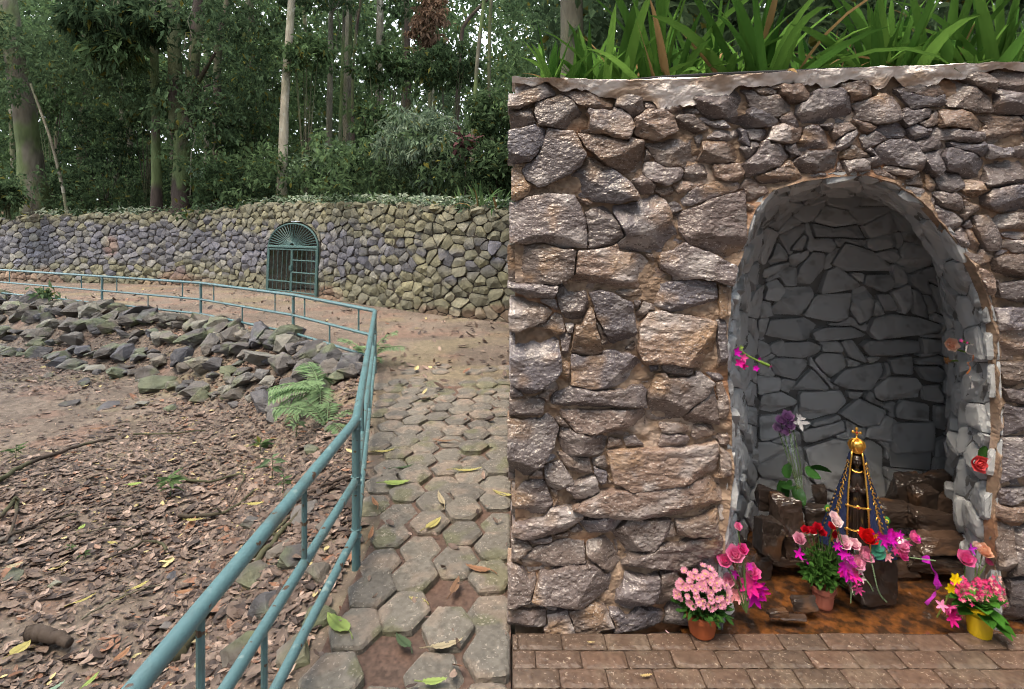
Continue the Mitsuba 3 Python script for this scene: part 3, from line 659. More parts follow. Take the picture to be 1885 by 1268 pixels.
def clumps(center, radii, k, m, spread, rng, shell=0.55, droop=0.5):
    c = rng.normal(size=(k, 3)); c /= np.linalg.norm(c, axis=1, keepdims=True)
    c *= (shell + (1 - shell) * rng.random((k, 1)) ** 0.6) if shell < 1 else 1
    out = c.copy(); c = c * radii + center
    tw = rng.normal(size=(k, 3)) * [1, 1, 0.35] + out * 0.8; tw /= np.linalg.norm(tw, axis=1, keepdims=True)
    t = rng.random((k, m, 1)); P = c[:, None] + tw[:, None] * (t - 0.5) * spread * 1.8 + rng.normal(0, spread * 0.22, (k, m, 3)) * [1, 1, 0.6]
    D = tw[:, None] * 0.6 + rng.normal(0, 0.7, (k, m, 3)) + np.array([0, 0, -droop])
    tone = rng.normal(0, 0.06, (k, 1)) + np.zeros((k, m))
    return P.reshape(-1, 3), D.reshape(-1, 3), tone.ravel()
def foliage(blobs, L, rng, ratio=0.42, tone=0.3, droop=0.5, shell=0.4):
    Ps, Ds, Ts = [], [], []
    for c, r, k, m, sp in blobs:
        P, D, t = clumps(np.asarray(c, float), np.asarray(r, float), k, m, sp, rng, shell, droop); Ps.append(P); Ds.append(D); Ts.append(t)
    P = np.vstack(Ps); n = len(P); Ln = L * rng.uniform(0.6, 1.3, n)
    return leaf_mesh(P, np.vstack(Ds), Ln, Ln * ratio * rng.uniform(0.7, 1.2, n), np.clip(tone + np.concatenate(Ts), 0, 1), rng)
def trunk_mesh(pts, r0, r1, tone, moss, rng, sides=12, wob=0.12, n=24):
    p = catmull(pts, n); t = np.linspace(0, 1, n)
    r = (r0 * (1 - t) + r1 * t) * (1 + 0.35 * np.exp(-t * 14)) * (1 + rng.normal(0, wob * 0.2, n))
    p = p + rng.normal(0, r0 * 0.03, (n, 3)) * [1, 1, 0]
    v, f = tube(p, r, sides); o = rng.uniform(0, 99, 3)
    c = np.repeat(p, sides, 0); d = v[:len(c)] - c
    v[:len(c)] = c + d * (1 + wob * 1.6 * (meshkit.fbm(np.c_[d / r0 * 1.3, c[:, 2] * 0.8] [:, [0, 1, 3]] + o, 3) - 0.5))[:, None]
    return (v, f), np.tile([tone, moss], (len(v), 1))
def tree(px, py0, Y, pxt, pyt, wpx, label, tone=0.1, moss=0.7, crown=None, mid=None, group=None, wob=0.12, name='forest_tree', top=None, fork=None, lt=0.3, cl=0.22, extra=None):
    rng = np.random.default_rng(int(px * 7 + Y * 13) % 100000)
    key = thing(name, label, 'tree', group)
    b = W(px, py0, Y); b[2] = min(b[2], float(hill_z(b[0], Y))) - 0.15 if b[0] < 0.4 else (2.0 if Y < 9 else float(hill_z(b[0], Y)) - .2)
    t = W(pxt, pyt, Y); r = wpx / 2000 * Y
    pts = [b] + ([W(mid[0], mid[1], Y)] if mid else []) + [t]
    d = t - pts[-2]; ext = t + d / np.linalg.norm(d) * (top if top is not None else 4.0) + [0, 0, 0.0]
    pts.append(ext)
    m, uv = trunk_mesh(pts, r, r * 0.6, tone, moss, rng, wob=wob)
    ms, us = [m], [uv]
    if fork:
        for fp in fork:
            q = [W(fp[0], fp[1], Y), W(fp[2], fp[3], Y), W(2 * fp[2] - (fp[0] + fp[2]) / 2, 2 * fp[3] - (fp[1] + fp[3]) / 2 - 60, Y)]
            m2, u2 = trunk_mesh(q, fp[4] / 2000 * Y, fp[4] / 2600 * Y, tone, moss * 0.6, rng, wob=wob); ms.append(m2); us.append(u2)
    # limbs into the crown
    for k in range(0 if name == 'slender_tree' else 5):
        a = ext + (pts[-2] - ext) * rng.uniform(0, 0.5); e = a + np.array([rng.uniform(-2, 2), rng.uniform(-1.5, 1.5), rng.uniform(0.5, 2.2)])
        ms.append(tube([a, (a + e) / 2 + [0, 0, .15], e], [r * .35, r * .25, r * .12], 6)); us.append(np.tile([tone, moss * .3], (len(ms[-1][0]), 1)))
    part(key, 'trunk', cat(*ms), 'bark_material', smooth=True, uv=np.vstack(us))
    blobs = []
    for c in (crown or []):
        blobs.append(c)
    nb = 7
    for k in range(nb):
        cc = ext + np.array([rng.uniform(-2.4, 2.4), rng.uniform(-2, 2), rng.uniform(-0.6, 2.4)])
        blobs.append((cc, (1.5, 1.4, 0.9), 40, 16, 0.4))
    m, uv = foliage(blobs, cl, rng, tone=lt)
    part(key, 'crown', m, 'leaf_material', uv=uv)
    return key
def bl(px, py, Y, rx, rz, k, m=16, sp=None, ry=None):
    return (W(px, py, Y), (rx / 1000 * Y, (ry or rx) / 1000 * Y * 0.7, rz / 1000 * Y), k, m, sp or 0.02 * Y)

tree(68, 375, 19.0, 12, 0, 41, 'thick mossy tree trunk leaning left at the left edge of the forest', tone=0.34, moss=0.9, mid=(42, 190), top=5, wob=0.08, name='forest_tree', crown=[bl(60, 60, 19.5, 90, 50, 40)])
tree(126, 392, 18.0, 62, 170, 6, 'thin pale leaning stem in front of the thick mossy trunk', tone=0.62, moss=0.3, mid=(97, 270), top=0.3, wob=0.2, cl=.2, name='slender_tree')
tree(289, 385, 17.6, 283, 0, 17, 'straight dark trunk with a mossy foot left of the forked tree', tone=0.0, moss=0.9, top=4, wob=0.15, crown=[bl(200, 45, 17.8, 90, 55, 60), bl(250, 90, 17.8, 50, 30, 30)], lt=0.15)
tree(335, 372, 17.8, 335, 232, 36, 'dark tree forking low into two stems, moss on its right side', tone=0.03, moss=0.9, top=0.5, wob=0.10, fork=[(326, 240, 318, 0, 24), (345, 240, 366, 0, 22)], crown=[bl(395, 40, 18.5, 60, 50, 45)], lt=0.3)
tree(403, 300, 23.0, 420, 0, 17, 'crooked dark tree behind and right of the forked tree', tone=0.0, moss=0.4, mid=(400, 110), top=4, crown=[bl(440, 60, 23, 70, 60, 50)])
tree(518, 345, 17.0, 537, 0, 17, 'pale lichen-spotted trunk behind the gate', tone=0.85, moss=0.35, mid=(524, 200), top=4, wob=0.16, crown=[bl(490, 30, 18, 60, 35, 30)], lt=0.35)
tree(604, 290, 20.0, 608, 115, 13, 'bare grey trunk right of the pale lichen-spotted one', tone=0.5, moss=0.1, top=3, wob=0.06)
tree(622, 285, 18.5, 630, 130, 8, 'thin yellow-green stem right of the bare grey trunk', tone=0.4, moss=1.0, top=3, wob=0.1, name='slender_tree')
tree(639, 240, 20.5, 645, 60, 9, 'thin green stem right of the yellow-green one', tone=0.4, moss=0.9, top=3, wob=0.1, name='slender_tree')
tree(640, 130, 26.0, 640, -10, 20, 'grey trunk hung with vines at the top centre of the forest', tone=0.45, moss=0.2, top=3, wob=0.3)
tree(697, 100, 27.0, 700, -10, 18, 'pinkish brown trunk top beside the dead brown leaves', tone=0.55, moss=0.0, top=3)
tree(868, 250, 15.0, 892, -10, 9, 'slender green stem rising at the right, left of the stone wall', tone=0.42, moss=1.0, mid=(876, 150), top=3, wob=0.05, name='slender_tree', lt=0.4)
tree(840, 150, 24.0, 905, -10, 9, 'thin dark slanting tree against the bright sky gaps', tone=0.05, moss=0.1, mid=(850, 60), top=3, name='slender_tree')
tree(150, 330, 27.0, 160, 0, 20, 'dark trunk far back between the thick leaning trunk and the straight dark one', tone=0.06, moss=0.3, top=3)
tree(470, 320, 26.0, 462, 0, 14, 'dim trunk far back left of the pale lichen-spotted one', tone=0.1, moss=0.3, top=3)
tree(755, 280, 27.0, 748, 0, 14, 'dim trunk far back behind the pale green shrub', tone=0.12, moss=0.3, top=3)
tree(1055, 170, 6.6, 1052, -40, 50, 'brown trunk standing close behind the strap-leaved plants', tone=0.42, moss=0.2, top=2.5, wob=0.06)
tree(1380, 60, 12, 1390, -30, 22, 'dark trunk behind the strap-leaved plants above the niche', tone=0.08, moss=0.2, top=4)
tree(1700, 60, 11, 1690, -30, 24, 'dark trunk behind the strap-leaved plants at the right', tone=0.08, moss=0.2, top=4)

# understory shrubs that stand out
def shrub(px, py, Y, rx, rz, k, m, L, tone, label, ratio=0.42, droop=0.5, name='shrub', sp=None, shell=0.35):
    rng = np.random.default_rng(int(px * 3 + py * 5)); key = thing(name, label, 'shrub')
    c = W(px, py, Y); base = np.array([c[0], Y + 0.1, float(hill_z(c[0], Y)) if c[0] < 0.9 else c[2] - 1])
    st = []
    for s in range(7):
        e = c + rng.uniform(-0.6, 0.6, 3) * np.array([rx, rx * .6, rz]) / 1000 * Y
        b0 = base if name in ('shrub', 'small_tree') else c + np.array([0, 0.6, 3.5])
        st.append(tube(catmull([b0 + rng.uniform(-.1, .1, 3) * [1, 1, 0], (b0 + e) / 2 + [0, 0, .2], e], 7), np.linspace(.025, .008, 7), 5))
    sm = cat(*st); part(key, 'stem', sm, 'bark_material', smooth=True, uv=np.tile([0.2, 0.5], (len(sm[0]), 1)))
    mm, uv = foliage([(c, (rx / 1000 * Y, rx / 1000 * Y * 0.7, rz / 1000 * Y), k, m, sp or 0.25)], L, rng, ratio, tone, droop, shell)
    part(key, 'foliage', mm, 'leaf_material', uv=uv)
shrub(782, 262, 13.5, 88, 66, 190, 22, 0.20, 0.80, 'large pale green drooping-leaved shrub above the wall at the right', ratio=0.30, droop=0.9)
shrub(615, 290, 15.5, 36, 22, 26, 14, 0.34, 0.70, 'small grey-green broad-leaved shrub below the bare grey trunk', ratio=0.36)
shrub(560, 310, 15.5, 24, 26, 22, 16, 0.16, 0.68, 'light green bush just right of the pale trunk')
shrub(700, 120, 18.0, 60, 36, 70, 18, 0.22, 0.55, 'grey-green leafy tree top below the vine-hung trunk', name='small_tree')
shrub(560, 100, 17.0, 60, 34, 60, 18, 0.22, 0.58, 'grey-green sapling crown right of the pale trunk top', name='small_tree')
shrub(820, 120, 18.5, 80, 40, 110, 18, 0.22, 0.42, 'blue-green dense tree top under the bright sky gaps', name='small_tree')
shrub(215, 35, 16.0, 110, 42, 110, 16, 0.34, 0.12, 'dark large-leaved branches hanging at the upper left', ratio=0.34, name='hanging_foliage', droop=0.8)
shrub(205, 95, 16.0, 60, 28, 45, 14, 0.34, 0.55, 'bluish glossy leaf clusters below the dark hanging branches', ratio=0.36, name='hanging_foliage', droop=0.9)
shrub(120, 330, 20.5, 40, 50, 70, 18, 0.20, 0.30, 'dark bush just right of the foot of the thick leaning trunk')
shrub(10, 355, 16.8, 34, 26, 50, 16, 0.2, 0.35, 'grey-green bush at the left end of the wall')
shrub(190, 260, 20.0, 80, 70, 150, 18, 0.18, 0.18, 'dark dense thicket between the thick and the straight trunk')
shrub(265, 190, 20.0, 40, 50, 70, 18, 0.2, 0.5, 'fresh green bush behind the straight dark trunk')
shrub(440, 250, 19.0, 60, 50, 100, 18, 0.18, 0.45, 'green thicket between the crooked tree and the pale trunk')
shrub(390, 325, 17.5, 40, 28, 50, 16, 0.18, 0.62, 'grey-green bush right of the forked trunk')
shrub(690, 230, 17.0, 50, 50, 80, 18, 0.2, 0.5, 'green shrub left behind the large pale shrub')
shrub(910, 220, 13.0, 50, 60, 100, 18, 0.16, 0.45, 'shrub beside the slender stem at the right end')
shrub(915, 300, 11.8, 40, 40, 80, 16, 0.16, 0.38, 'dark shrub above the right end of the far wall')
shrub(90, 150, 22.0, 60, 90, 130, 18, 0.22, 0.5, 'bright green foliage right of the thick leaning trunk')
shrub(480, 130, 22.0, 60, 80, 130, 18, 0.22, 0.5, 'bright green foliage left of the pale trunk')
# plant with dark red leaves, strap plants and whitish ground cover along the wall top
def strap_plant(pos, n, L, Wd, label, rng, tone_a=(0.05, 0.14, 0.02), tone_b=(0.10, 0.25, 0.035), up=1.0, group=None, name='strap_leaved_plant', seg=9, bsdf='strap_leaf', arc=None):
    key = thing(name, label, 'plant', group)
    for k in range(n):
        az = rng.uniform(0, 2 * np.pi); el = np.clip(rng.normal(1.12, 0.34) * up, 0.2, 1.52); ln = L * rng.uniform(0.6, 1.15); w = Wd * rng.uniform(0.7, 1.2)
        bend = rng.uniform(0.5, 2.1) * (1.9 - el) if rng.random() < 0.8 else rng.uniform(0.1, 0.5)
        e = el - bend * np.linspace(0, 1, seg) ** 1.6
        st = np.stack([np.cos(az) * np.cos(e), np.sin(az) * np.cos(e), np.sin(e)], -1) * ln / (seg - 1)
        p = np.vstack([[0, 0, 0], np.cumsum(st[:-1], axis=0)]) + pos + np.r_[rng.normal(0, 0.035, 2), 0]
        if pos[0] > 0.02 and pos[1] < 5 and (((p[:, 2] < 2.13) & (p[:, 1] < 2.42)).any() or (p[:, 0] / p[:, 1]).min() < 0.012): continue
        t = np.linspace(0, 1, seg); ww = w * np.sin(np.pi * np.clip(0.16 + 0.84 * t, 0, 1)) ** 0.55; ww[-1] = 0.001
        side = np.array([-np.sin(az), np.cos(az), 0]); tw = rng.normal(0, 0.5) * t
        nn = np.cross(st, side); nn /= np.linalg.norm(nn, axis=1, keepdims=True); sd = side * np.cos(tw)[:, None] + nn * np.sin(tw)[:, None]
        V = np.stack([p - sd * ww[:, None] / 2 + nn * ww[:, None] * -0.22 * -1, p, p + sd * ww[:, None] / 2 + nn * ww[:, None] * 0.22], 1).reshape(-1, 3)
        a = np.arange(seg - 1)[:, None] * 3 + np.arange(2)[None]; a = a.ravel()
        F = np.vstack([np.stack([a, a + 3, a + 4], 1), np.stack([a, a + 4, a + 1], 1)])
        c = np.array(tone_a) + (np.array(tone_b) - tone_a) * rng.random()
        if rng.random() < 0.06: c = np.array([0.26, 0.17, 0.08])
        part(key, 'leaf', (V, F), bsdf, smooth=True, color=vc((V, F), c * rng.uniform(0.8, 1.2)))
rng = np.random.default_rng(14)
for k, (px, py, Y, n, L) in enumerate(((882, 385, 10.3, 22, .62), (845, 372, 10.9, 16, .5), (915, 390, 10.1, 16, .5), (690, 372, 12.4, 14, .5), (655, 372, 12.8, 12, .5), (735, 372, 12.1, 12, .45))):
    p = W(px, py, Y); p[2] = float(hill_z(p[0], Y)); strap_plant(p, n, L, 0.045, ('tall tuft of strap leaves on the wall top at the right', 'strap-leaved tuft just left of the tallest one on the far wall', 'strap-leaved tuft at the right end of the far wall top', 'low grassy tuft on the wall top under the pale shrub', 'low grassy tuft right above the gate, leftmost on the wall', 'low grassy tuft between the pale shrub and the tall tufts')[k], rng, (0.07, 0.13, 0.05), (0.14, 0.22, 0.10), name='grassy_plant', seg=6)
key = thing('red_leaf_plant', 'small plant with dark reddish drooping leaves right of the large pale shrub', 'plant'); rng = np.random.default_rng(3)
c0 = W(855, 262, 12.3); pos = np.array([c0[0], c0[1], float(hill_z(c0[0], 12.3))])
part(key, 'stem', tube([pos, (pos + c0) / 2 + [.03, 0, 0], c0], [.02, .018, .012], 6), 'bark_material', uv=np.tile([.2, 0], (20, 1)))
D = rng.normal(size=(26, 3)) + [0, 0, -0.3]; mm, uv = leaf_mesh(c0 + rng.normal(0, .06, (26, 3)), D, 0.42, 0.15, 0.3, rng)
part(key, 'foliage', mm, 'petal_colour', smooth=True, color=vc(mm, (0.11, 0.055, 0.06)))
# whitish ground cover and undergrowth (uncountable)
rng = np.random.default_rng(41)
Ps, tones, Ls = [], [], []
for px, w, n, tone in ((70, 30, 60, 1.0), (85, 40, 90, .9), (230, 40, 120, .97), (215, 60, 90, .8), (370, 50, 140, .75), (480, 30, 70, .9), (565, 26, 120, 1.0), (530, 50, 120, .8), (600, 60, 160, .75), (650, 60, 160, .8), (700, 60, 220, .97), (740, 70, 220, .85), (790, 60, 220, .95), (830, 60, 170, .8), (885, 50, 150, .9), (925, 30, 80, .8), (440, 60, 90, .7), (300, 40, 60, .7), (150, 60, 60, .8)):
    x = rng.normal(px, w * 0.5, n); u = np.array([fw_u(min(q, 938)) for q in x]); b = fw_pos(u); z = fw_top(u)
    P = np.c_[b[:, 0], b[:, 1] + rng.uniform(0.0, 0.7, n), z + rng.uniform(-0.06, 0.22, n)]; Ps.append(P); tones.append(np.clip(rng.normal(tone, 0.07, n), 0.3, 1))
P = np.vstack(Ps); tone = np.concatenate(tones)
mm, uv = leaf_mesh(P, rng.normal(size=P.shape) * [1, 1, .5] + [0, -.3, .1], 0.13 * rng.uniform(.6, 1.3, len(P)), 0.06, tone, rng)
tag('ground_cover', 'low whitish green leaves trailing along the top of the far wall', 'ground cover', kind='stuff'); add('ground_cover', mm, 'leaf_material', uv=uv)
def mass(name, label, boxes, L, tone, seed, ratio=0.45):
    rng = np.random.default_rng(seed); Ps, Ds, Ts = [], [], []
    for x0, x1, y0, y1, z0, z1, k, m, sp in boxes:
        c = rng.uniform([x0, y0, 0], [x1, y1, 1], (k, 3)); hz = hill_z(c[:, 0], c[:, 1]); c[:, 2] = hz + z0 + (z1 - z0) * c[:, 2] ** 1.2
        keep = meshkit.fbm(c * 0.33 + seed, 2) > 0.42
        ride = np.abs(c[:, 0] + 0.082 * c[:, 1]) < 0.028 * c[:, 1]                # an open lane through the wood
        c = c[keep & ~(ride & (c[:, 2] > 3.5 + .14 * c[:, 1]) & (rng.random(k) < .42))]; k = len(c); tw = rng.normal(size=(k, 3)) * [1, 1, .35]; tw /= np.linalg.norm(tw, axis=1, keepdims=True)
        P = c[:, None] + tw[:, None] * (rng.random((k, m, 1)) - .5) * sp * 2 + rng.normal(0, sp * .25, (k, m, 3))
        Ps.append(P.reshape(-1, 3)); Ds.append((tw[:, None] * .6 + rng.normal(0, .7, (k, m, 3)) + [0, 0, -.45]).reshape(-1, 3))
        tn = tone + 0.35 * (meshkit.fbm(c * 0.25 + 9, 2, seed) - 0.5) * 2; Ts.append((np.repeat(tn, m)))
    P = np.vstack(Ps); Ln = L * rng.uniform(.6, 1.3, len(P))
    mm, uv = leaf_mesh(P, np.vstack(Ds), Ln, Ln * ratio, np.clip(np.concatenate(Ts), 0, .85), rng)
    tag(name, label, 'foliage', kind='stuff'); add(name, mm, 'leaf_material', uv=uv)
mass('undergrowth', 'dense low green undergrowth on the ground beneath the forest trees', [(-22, -9, 17.6, 24, 0.0, 1.8, 900, 16, .35), (-10, -3, 15.0, 22, 0.0, 1.8, 800, 16, .35), (-4.5, 1.5, 11.2, 19, 0.0, 1.6, 700, 16, .3)], 0.19, 0.33, 51)
mass('forest_foliage', 'mass of leaves of the forest behind the nearer trees', [(-32, 4, 24, 34, 0.0, 12, 3400, 18, .6), (-38, 8, 34, 44, 0.0, 18, 3200, 18, .8)], 0.36, 0.48, 52)
mass('distant_foliage', 'far mass of leaves closing the view at the back of the forest', [(-62, 58, 48, 62, 0, 26, 5200, 22, 1.3)], 0.9, 0.52, 53)
mass('terrace_foliage', 'dark mass of leaves behind the strap-leaved plants', [(0.9, 9, 6.0, 13, 0.2, 3.6, 1300, 18, .35), (0.5, 16, 13, 22, 0.0, 9, 2400, 18, .5), (4, 30, 22, 32, 0, 14, 2400, 18, .8)], 0.26, 0.22, 54)
# dead brown leaves hanging at the top
rng = np.random.default_rng(6); key = thing('dead_foliage', 'hanging bunch of dead brown leaves near the top right of the forest', 'foliage')
P, D, t = clumps(W(790, 40, 19), np.array([.7, .5, 1.0]), 60, 14, .3, rng, .2, 1.2); mm, uv = leaf_mesh(P, D, .26, .1, .3, rng)
part(key, 'leaves', mm, 'petal_colour', smooth=True, color=vc(mm, (0.23, 0.155, 0.11)))
a = W(790, -40, 19); part(key, 'stalk', tube([a + [0, 0, 1], a, W(790, 60, 19)], [.04, .03, .015], 6), 'bark_material', uv=np.tile([.3, 0], (20, 1)))
# hanging lianas
for k, (px, py0, py1, Y, lab) in enumerate(((622, -20, 120, 19, 'thin hanging vine left of the vine-hung trunk'), (655, -20, 95, 19, 'thin hanging vine right of the vine-hung trunk'), (342, 60, 215, 17.3, 'thin vine hanging before the fork of the forked tree'), (352, 10, 360, 17.2, 'long thin vine down the right stem of the forked tree'))):
    rng = np.random.default_rng(k); key = thing('vine', lab, 'vine')
    p = np.array([W(px + rng.normal(0, 2.5), y, Y) for y in np.linspace(py0, py1, 14)]); m = tube(p, 0.016, 5); add(key, m, 'bark_material', smooth=True, uv=np.tile([.55, .1], (len(m[0]), 1)))
# ferns at the rail bend
def fern(pos, n, L, label, rng, tone=0.74, el0=0.7, az=None):
    key = thing('fern', label, 'fern')
    for k in range(n):
        a = rng.uniform(0, 2 * np.pi) if az is None else rng.normal(az, 0.9); el = el0 + rng.normal(0, .25); ln = L * rng.uniform(.7, 1.1); e = el - np.linspace(0, 1, 18) ** 1.3 * rng.uniform(.9, 1.6)
        st = np.stack([np.cos(a) * np.cos(e), np.sin(a) * np.cos(e), np.sin(e)], -1) * ln / 17; p = np.vstack([[0, 0, 0], np.cumsum(st[:-1], 0)]) + pos
        side = np.array([-np.sin(a), np.cos(a), 0]); ms = [tube(p, np.linspace(.006, .002, 18), 4)]; us = [np.tile([.45, .5], (len(ms[0][0]), 1))]
        for s in (-1, 1):
            q = p[2:]; t = np.linspace(0.1, 1, 16); l = ln * 0.30 * np.sin(np.pi * (0.12 + 0.86 * (1 - t)) ** 0.8) + .01
            D = side * s + st[2:] / (ln / 17) * .55 + [0, 0, -.12]; m, u = leaf_mesh(q, D, l, ln * 0.052, tone + rng.normal(0, .04), rng, .1); ms.append(m); us.append(u)
        mm = cat(*ms); part(key, 'frond', mm, 'petal_colour', color=vc(mm, np.array([.21, .32, .17]) * (tone / .74) ** 2 * rng.uniform(.8, 1.15)))
rng = np.random.default_rng(77)
q = np.array([-1.95, 5.55, -0.05]); fern(q, 12, 0.62, 'large light green fern growing at the bend of the railing', rng, az=math.radians(200))
q = np.array([-1.62, 4.75, -0.12]); fern(q, 8, 0.5, 'smaller darker fern below the large one, beside the rail', rng, tone=.66)
q = np.array([-1.75, 6.6, 0.0]); fern(q, 7, 0.5, 'upright light fern behind the corner post of the railing', rng, el0=1.1)
# seedlings on the litter
def seedling(px, py, h, label, tone=.6, n=12, L=.11):
    q = G(px, py, -.55); q[2] = ground_z(q[0], q[1]); rng = np.random.default_rng(px); key = thing('seedling', label, 'plant')
    part(key, 'stem', tube([q, q + [0.01, 0, h / 2], q + [0, 0.01, h]], [.004, .003, .002], 5), 'leaf_material', uv=np.tile([.5, .5], (17, 1)))
    a = np.linspace(0, 2 * np.pi, n) + rng.normal(0, .3, n); P = q + np.c_[np.zeros((n, 2)), h * rng.uniform(.5, 1, n)]
    m, u = leaf_mesh(P, np.c_[np.cos(a), np.sin(a), rng.uniform(-.2, .5, n)], L * rng.uniform(.7, 1.2, n), L * .28, tone, rng); part(key, 'leaves', m, 'leaf_material', uv=u)
seedling(313, 905, .17, 'bright green seedling with narrow leaves in the middle of the hollow', n=18, L=.13)
seedling(478, 842, .14, 'green seedling left of the fern', n=12, L=.14); seedling(28, 842, .12, 'pale seedling at the left edge', n=14)
seedling(500, 935, .2, 'broad-leaved seedling behind the middle rail', n=9, L=.13, tone=.7); seedling(545, 860, .2, 'light green seedling by the edge stones', n=9, L=.13, tone=.7)
seedling(155, 1010, .05, 'tiny two-leaved seedling left of the blue-green leaf', n=4, L=.06); seedling(130, 1000, .06, 'tiny seedling on the litter left of centre', n=5, L=.05, tone=.5)
seedling(585, 785, .2, 'tufted dark seedling under the fern', n=14, L=.2, tone=.4); seedling(520, 990, .12, 'small seedling beside the mossy stones', n=7, L=.09, tone=.5)
q = G(85, 562, 0.0); rng = np.random.default_rng(2); key = thing('weed', 'pale weed growing by the bottom rail at the left', 'plant')
m, u = leaf_mesh(q + rng.normal(0, .16, (40, 3)) * [1, .6, .5] + [0, 0, .25], rng.normal(size=(40, 3)), .22, .09, .66, rng); part(key, 'leaves', m, 'leaf_material', uv=u)
part(key, 'stem', tube([q - [0, 0, .1], q + [.02, 0, .15], q + [0, 0, .35]], [.012, .01, .006], 5), 'leaf_material', uv=np.tile([.45, .5], (17, 1)))

# trees closing the clearing behind and beside the viewer: only an opening overhead lets the daylight in
rng = np.random.default_rng(95); k = 2600
a = rng.uniform(math.radians(-205), math.radians(28), k); r = rng.uniform(8.5, 13.5, k); c = np.c_[1.0 + r * np.cos(a) * 1.25, 1.0 + r * np.sin(a), rng.uniform(0.2, 15, k)]
c = c[(c[:, 0] > 8.5) | (c[:, 1] < -4) | (c[:, 0] < -11)]; k = len(c)
P = (c[:, None] + rng.normal(0, .5, (k, 14, 3))).reshape(-1, 3); mm, uv = leaf_mesh(P, rng.normal(size=P.shape) + [0, 0, -.4], rng.uniform(.4, .75, len(P)), .28, .35, rng)
tag('surrounding_foliage', 'leaves of the trees that close the clearing behind the viewer', 'foliage', kind='stuff'); add('surrounding_foliage', mm, 'leaf_material', uv=uv)

rng = np.random.default_rng(123)
for px, Y, w in ((30, 27, 10), (115, 25, 8), (205, 24, 9), (238, 30, 12), (318, 27, 8), (378, 29, 10), (448, 30, 9), (492, 28, 9), (575, 30, 10), (660, 24, 7), (720, 31, 11), (780, 25, 8), (812, 30, 9), (925, 20, 8)):
    key = thing('far_tree', 'slim trunk standing far back in the wood', 'tree', 'slim trunks far back in the wood')
    b, t = W(px, 330, Y), W(px + rng.normal(0, 14), -40, Y); b[2] = hill_z(b[0], Y) - .2
    m, uv = trunk_mesh([b, (b + t) / 2 + [rng.normal(0, .2), 0, 0], t], w / 2000 * Y, w / 2800 * Y, rng.choice([.1, .35, .6, .75]), .6, rng, sides=9); part(key, 'trunk', m, 'bark_material', smooth=True, uv=uv)
# ================================================================ the right place: stone wall with the niche
D0 = 2.27; DS = 2.225                      # mortar plane, plane of the stone faces
def pw(px, py): return np.array([(px - 942.5) / 1000 * DS, EYE + (425 - py) / 1000 * DS])
ARCH = [(1336, 1200), (1336, 1060), (1338, 1000), (1352, 900), (1354, 860), (1350, 780), (1342, 680), (1344, 600), (1354, 505), (1374, 468), (1382, 420), (1398, 382), (1428, 350), (1480, 334), (1540, 325), (1602, 322), (1655, 338), (1700, 368), (1740, 412), (1775, 455), (1802, 500), (1822, 545), (1836, 600), (1841, 680), (1846, 800), (1838, 900), (1832, 980), (1842, 1060), (1846, 1200)]
arch_uv = np.array([pw(*q) for q in ARCH]); arch_poly = Polygon([*arch_uv, (arch_uv[-1][0], -0.3), (arch_uv[0][0], -0.3)])
TOP = [(945, 143), (1000, 146), (1130, 149), (1250, 145), (1400, 138), (1570, 126), (1700, 122), (1830, 117), (1890, 117), (2100, 116), (2500, 112)]
top_uv = np.array([pw(*q) for q in TOP]); top_uv[0, 0] = 0.012
def top_z(x): return np.interp(x, top_uv[:, 0], top_uv[:, 1])
face = Polygon([(0.012, -0.1), *top_uv, (top_uv[-1, 0], -0.1)]).difference(arch_poly)
def wmap(u, v, h):                          # the foot stands a little forward at the left and back at the niche
    foot = np.clip((0.35 - v) / 0.35, 0, 1) * np.interp(u, [0, 0.5, 0.75], [0.05, 0.02, -0.035])
    return np.stack([u, D0 - h - foot, v], -1)
wall = thing('stone_wall', 'near wall of rough wet brown and purple-grey stones in tan mortar, with the open niche in it', 'wall')
rng = np.random.default_rng(1)
p, tri, d, sz = tri_poly(face.buffer(-0.001), 0.014, rng)
q3 = np.c_[p, p[:, 0] * 0]
hm = 0.002 + 0.036 * (meshkit.fbm(q3 * 11, 4) - 0.5) + 0.015 * (meshkit.noise(q3 * 34, 3) - 0.5) + 0.006 * (meshkit.noise(q3 * 80, 5) - .5)
lip = np.clip(1 - shapely.distance(LineString(arch_uv), shapely.points(p)) / 0.05, 0, 1); hm = hm + 0.028 * lip
nb = sum(sz); Pm = np.r_[p, p[:nb]]; Hm = np.r_[hm, np.full(nb, -0.012)]; fs = [tri]; o2 = 0
for s in sz:
    k = np.arange(s); a, b = o2 + k, o2 + (k + 1) % s; fs += [np.stack([a, a + len(p), b], 1), np.stack([b, a + len(p), b + len(p)], 1)]; o2 += s
part(wall, 'mortar', (wmap(Pm[:, 0], Pm[:, 1], Hm), np.vstack(fs)), 'mortar_material')
